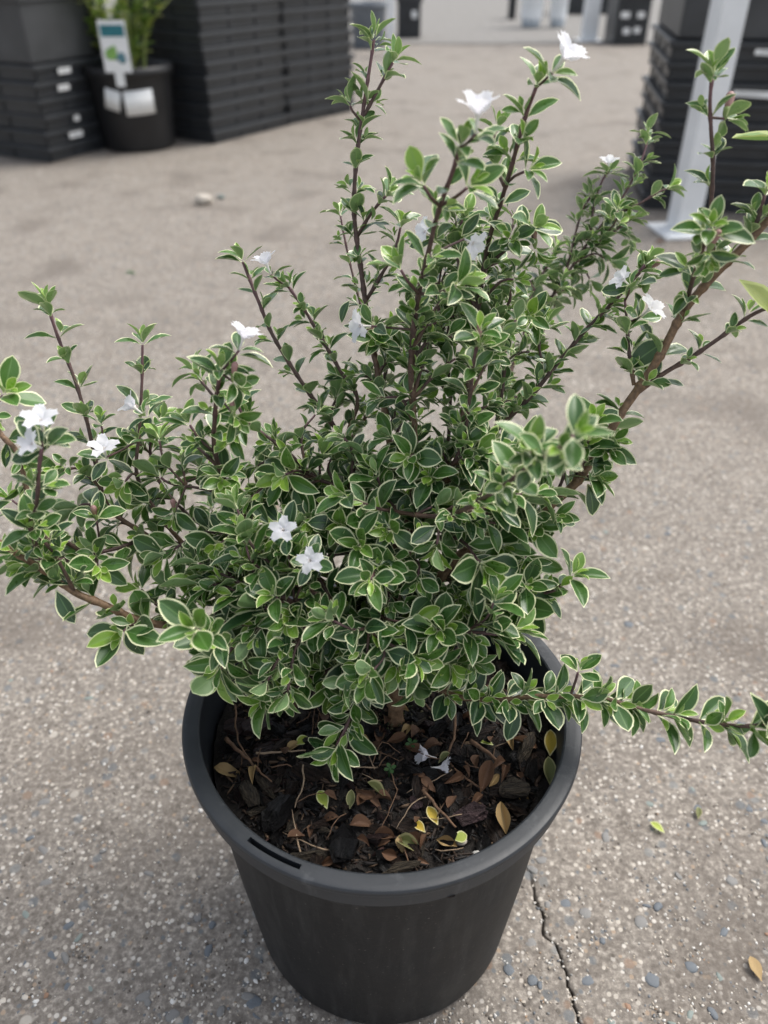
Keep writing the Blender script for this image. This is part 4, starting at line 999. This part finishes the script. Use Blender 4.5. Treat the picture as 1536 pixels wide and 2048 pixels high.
# --- larger odd leaves noticed in the photograph
def odd(px, py, d, tx, ty, L, mt, nrm=(0, .3, 1), wf=1.0, ti=0, td=0.0, label=None):
    p = at(px, py, d); q = at(tx, ty, d+td); n_ = RT*nrm[0]+UP*nrm[1]-FW*nrm[2]
    o = leaf_object('leaf', shrub, p, q-p, n_, (q-p).length, ti, .15, mt, wf, TR)
    if label: o['label'] = label
odd(1590, 275, .345, 1462, 290, 0, 'leaf_big', (0, .8, .5), .9, 4)
odd(1478, 560, .35, 1570, 640, 0, 'leaf_turn', (.4, .5, 1), 1.1, 0, label='broad yellowing leaf')
odd(1336, 680, .385, 1260, 726, 0, 'leaf', (0, .3, 1), 1.15, 2)
odd(1175, 968, .40, 1196, 1030, 0, 'leaf', (.3, .3, 1), 1.25, 2)
odd(1036, 1408, .40, 1014, 1484, 0, 'leaf', (0, .3, 1), .85, 0)
odd(112, 1180, .38, 148, 1248, 0, 'leaf', (0, .3, 1), .9, 0)
odd(255, 1250, .385, 278, 1315, 0, 'leaf', (-.3, .3, 1), 1.2, 2)
odd(978, 1122, .395, 990, 1096, 0, 'leaf_yellow', (0, .3, 1), 1.3, 5, label='yellow dying leaf')
odd(700, 600, .405, 676, 640, 0, 'leaf', (-.3, .5, .8), 1.0, 2)
odd(1500, 1385, .345, 1545, 1470, 0, 'leaf', (.4, .5, .8), 1.0, 4)
odd(732, 1262, .43, 760, 1258, 0, 'leaf_yellow', (0, .3, 1), 1.2, 0, label='yellow leaf in the shade under the shrub')
odd(772, 1040, .40, 748, 1090, 0, 'leaf_big', (.7, .2, .6), .7, 1)

# open flowers push the leaves beside them away
LEAVES = [q for q in LEAVES if not any(((q[0]+q[1]*q[3]*.6)-c_).length < .0075 and (q[0]+q[1]*q[3]*.6-CAM).length < (c_-CAM).length+.001 for c_ in FLP)]
# --- leaves: the 300 that show largest are objects, the others one mass
score = []
for i, (p, d, n_, L, ti, ag, wf) in enumerate(LEAVES):
    x, y, dd = proj(p+d*L*.5); vis = -20 < x < 1556 and -20 < y < 2068
    nn = frame(d, n_).col[2]; facing = abs(nn.dot((CAM-p).normalized()))
    score.append((L/dd)*(.4+.6*facing)*(1.15-.9*(dd-.3)) if vis else 0)
top = set(np.argsort(score)[::-1][:286].tolist())
VV, FF, E_, U_, A_g, off_ = [], [], [], [], [], 0
for i, (p, d, n_, L, ti, ag, wf) in enumerate(LEAVES):
    if i in top: leaf_object('leaf', shrub, p, d, n_, L, ti, ag, 'leaf', wf, TR); continue
    V, Fq, ED, U = LT[ti]; m = np.array(frame(d, n_))
    VV.append((V*np.array([L*wf, L, L]))@m.T+np.array(p)); FF.append(Fq+off_); off_ += len(V)
    E_.append(ED); U_.append(U); A_g.append(np.full(len(V), ag))
me = np_mesh('foliage', np.concatenate(VV), np.concatenate(FF))
for nm, arr in (('edge', E_), ('midu', U_), ('age', A_g)):
    a = me.attributes.new(nm, 'FLOAT', 'POINT'); a.data.foreach_set('value', np.concatenate(arr).astype(np.float32))
tag(link('foliage', me, M['leaf'], shrub, -TR), kind='stuff')
print('leaves', len(LEAVES), 'twigs', ntw, 'branches', len(SK))

# moss at the foot of the trunk
its = []
for q in range(260):
    a = rs.uniform(0, 6.28); r = rs.gauss(.008, .004); x, y = TR.x+r*math.cos(a), TR.y+r*math.sin(a); s = rs.uniform(.0008, .002)
    its.append((rs.randrange(6), (x, y, soil_h(x, y)+rs.uniform(0, .004)), (s, s, s*1.5), rotz(rs.uniform(0, 6)), rs.choice([(.10, .10, .05), (.16, .14, .08), (.05, .08, .025)])))
tag(link('moss', scatter_mesh('moss', tm, its), M['crumb'], None, None, False), 'pale moss crumbs round the foot of the trunk', 'moss', kind='stuff')
# plant tag hidden in the crown
p = at(985, 1110, .455); e = tag(empty('hanging_tag', (p.x, p.y, p.z)), 'pale plant tag with teal print mostly hidden behind the leaves', 'tag')
bm = bmesh.new(); add_box(bm, -.010, .010, -.0003, .0003, -.045, .032); o = link('tag_card', bm_mesh('tag_card', bm), M['paper'], e, None, False)
bm = bmesh.new(); add_box(bm, -.009, .009, -.0009, -.0004, .016, .030); link('print', bm_mesh('print', bm), M['print_teal'], e, None, False); e.rotation_euler = (.15, .25, -.2)
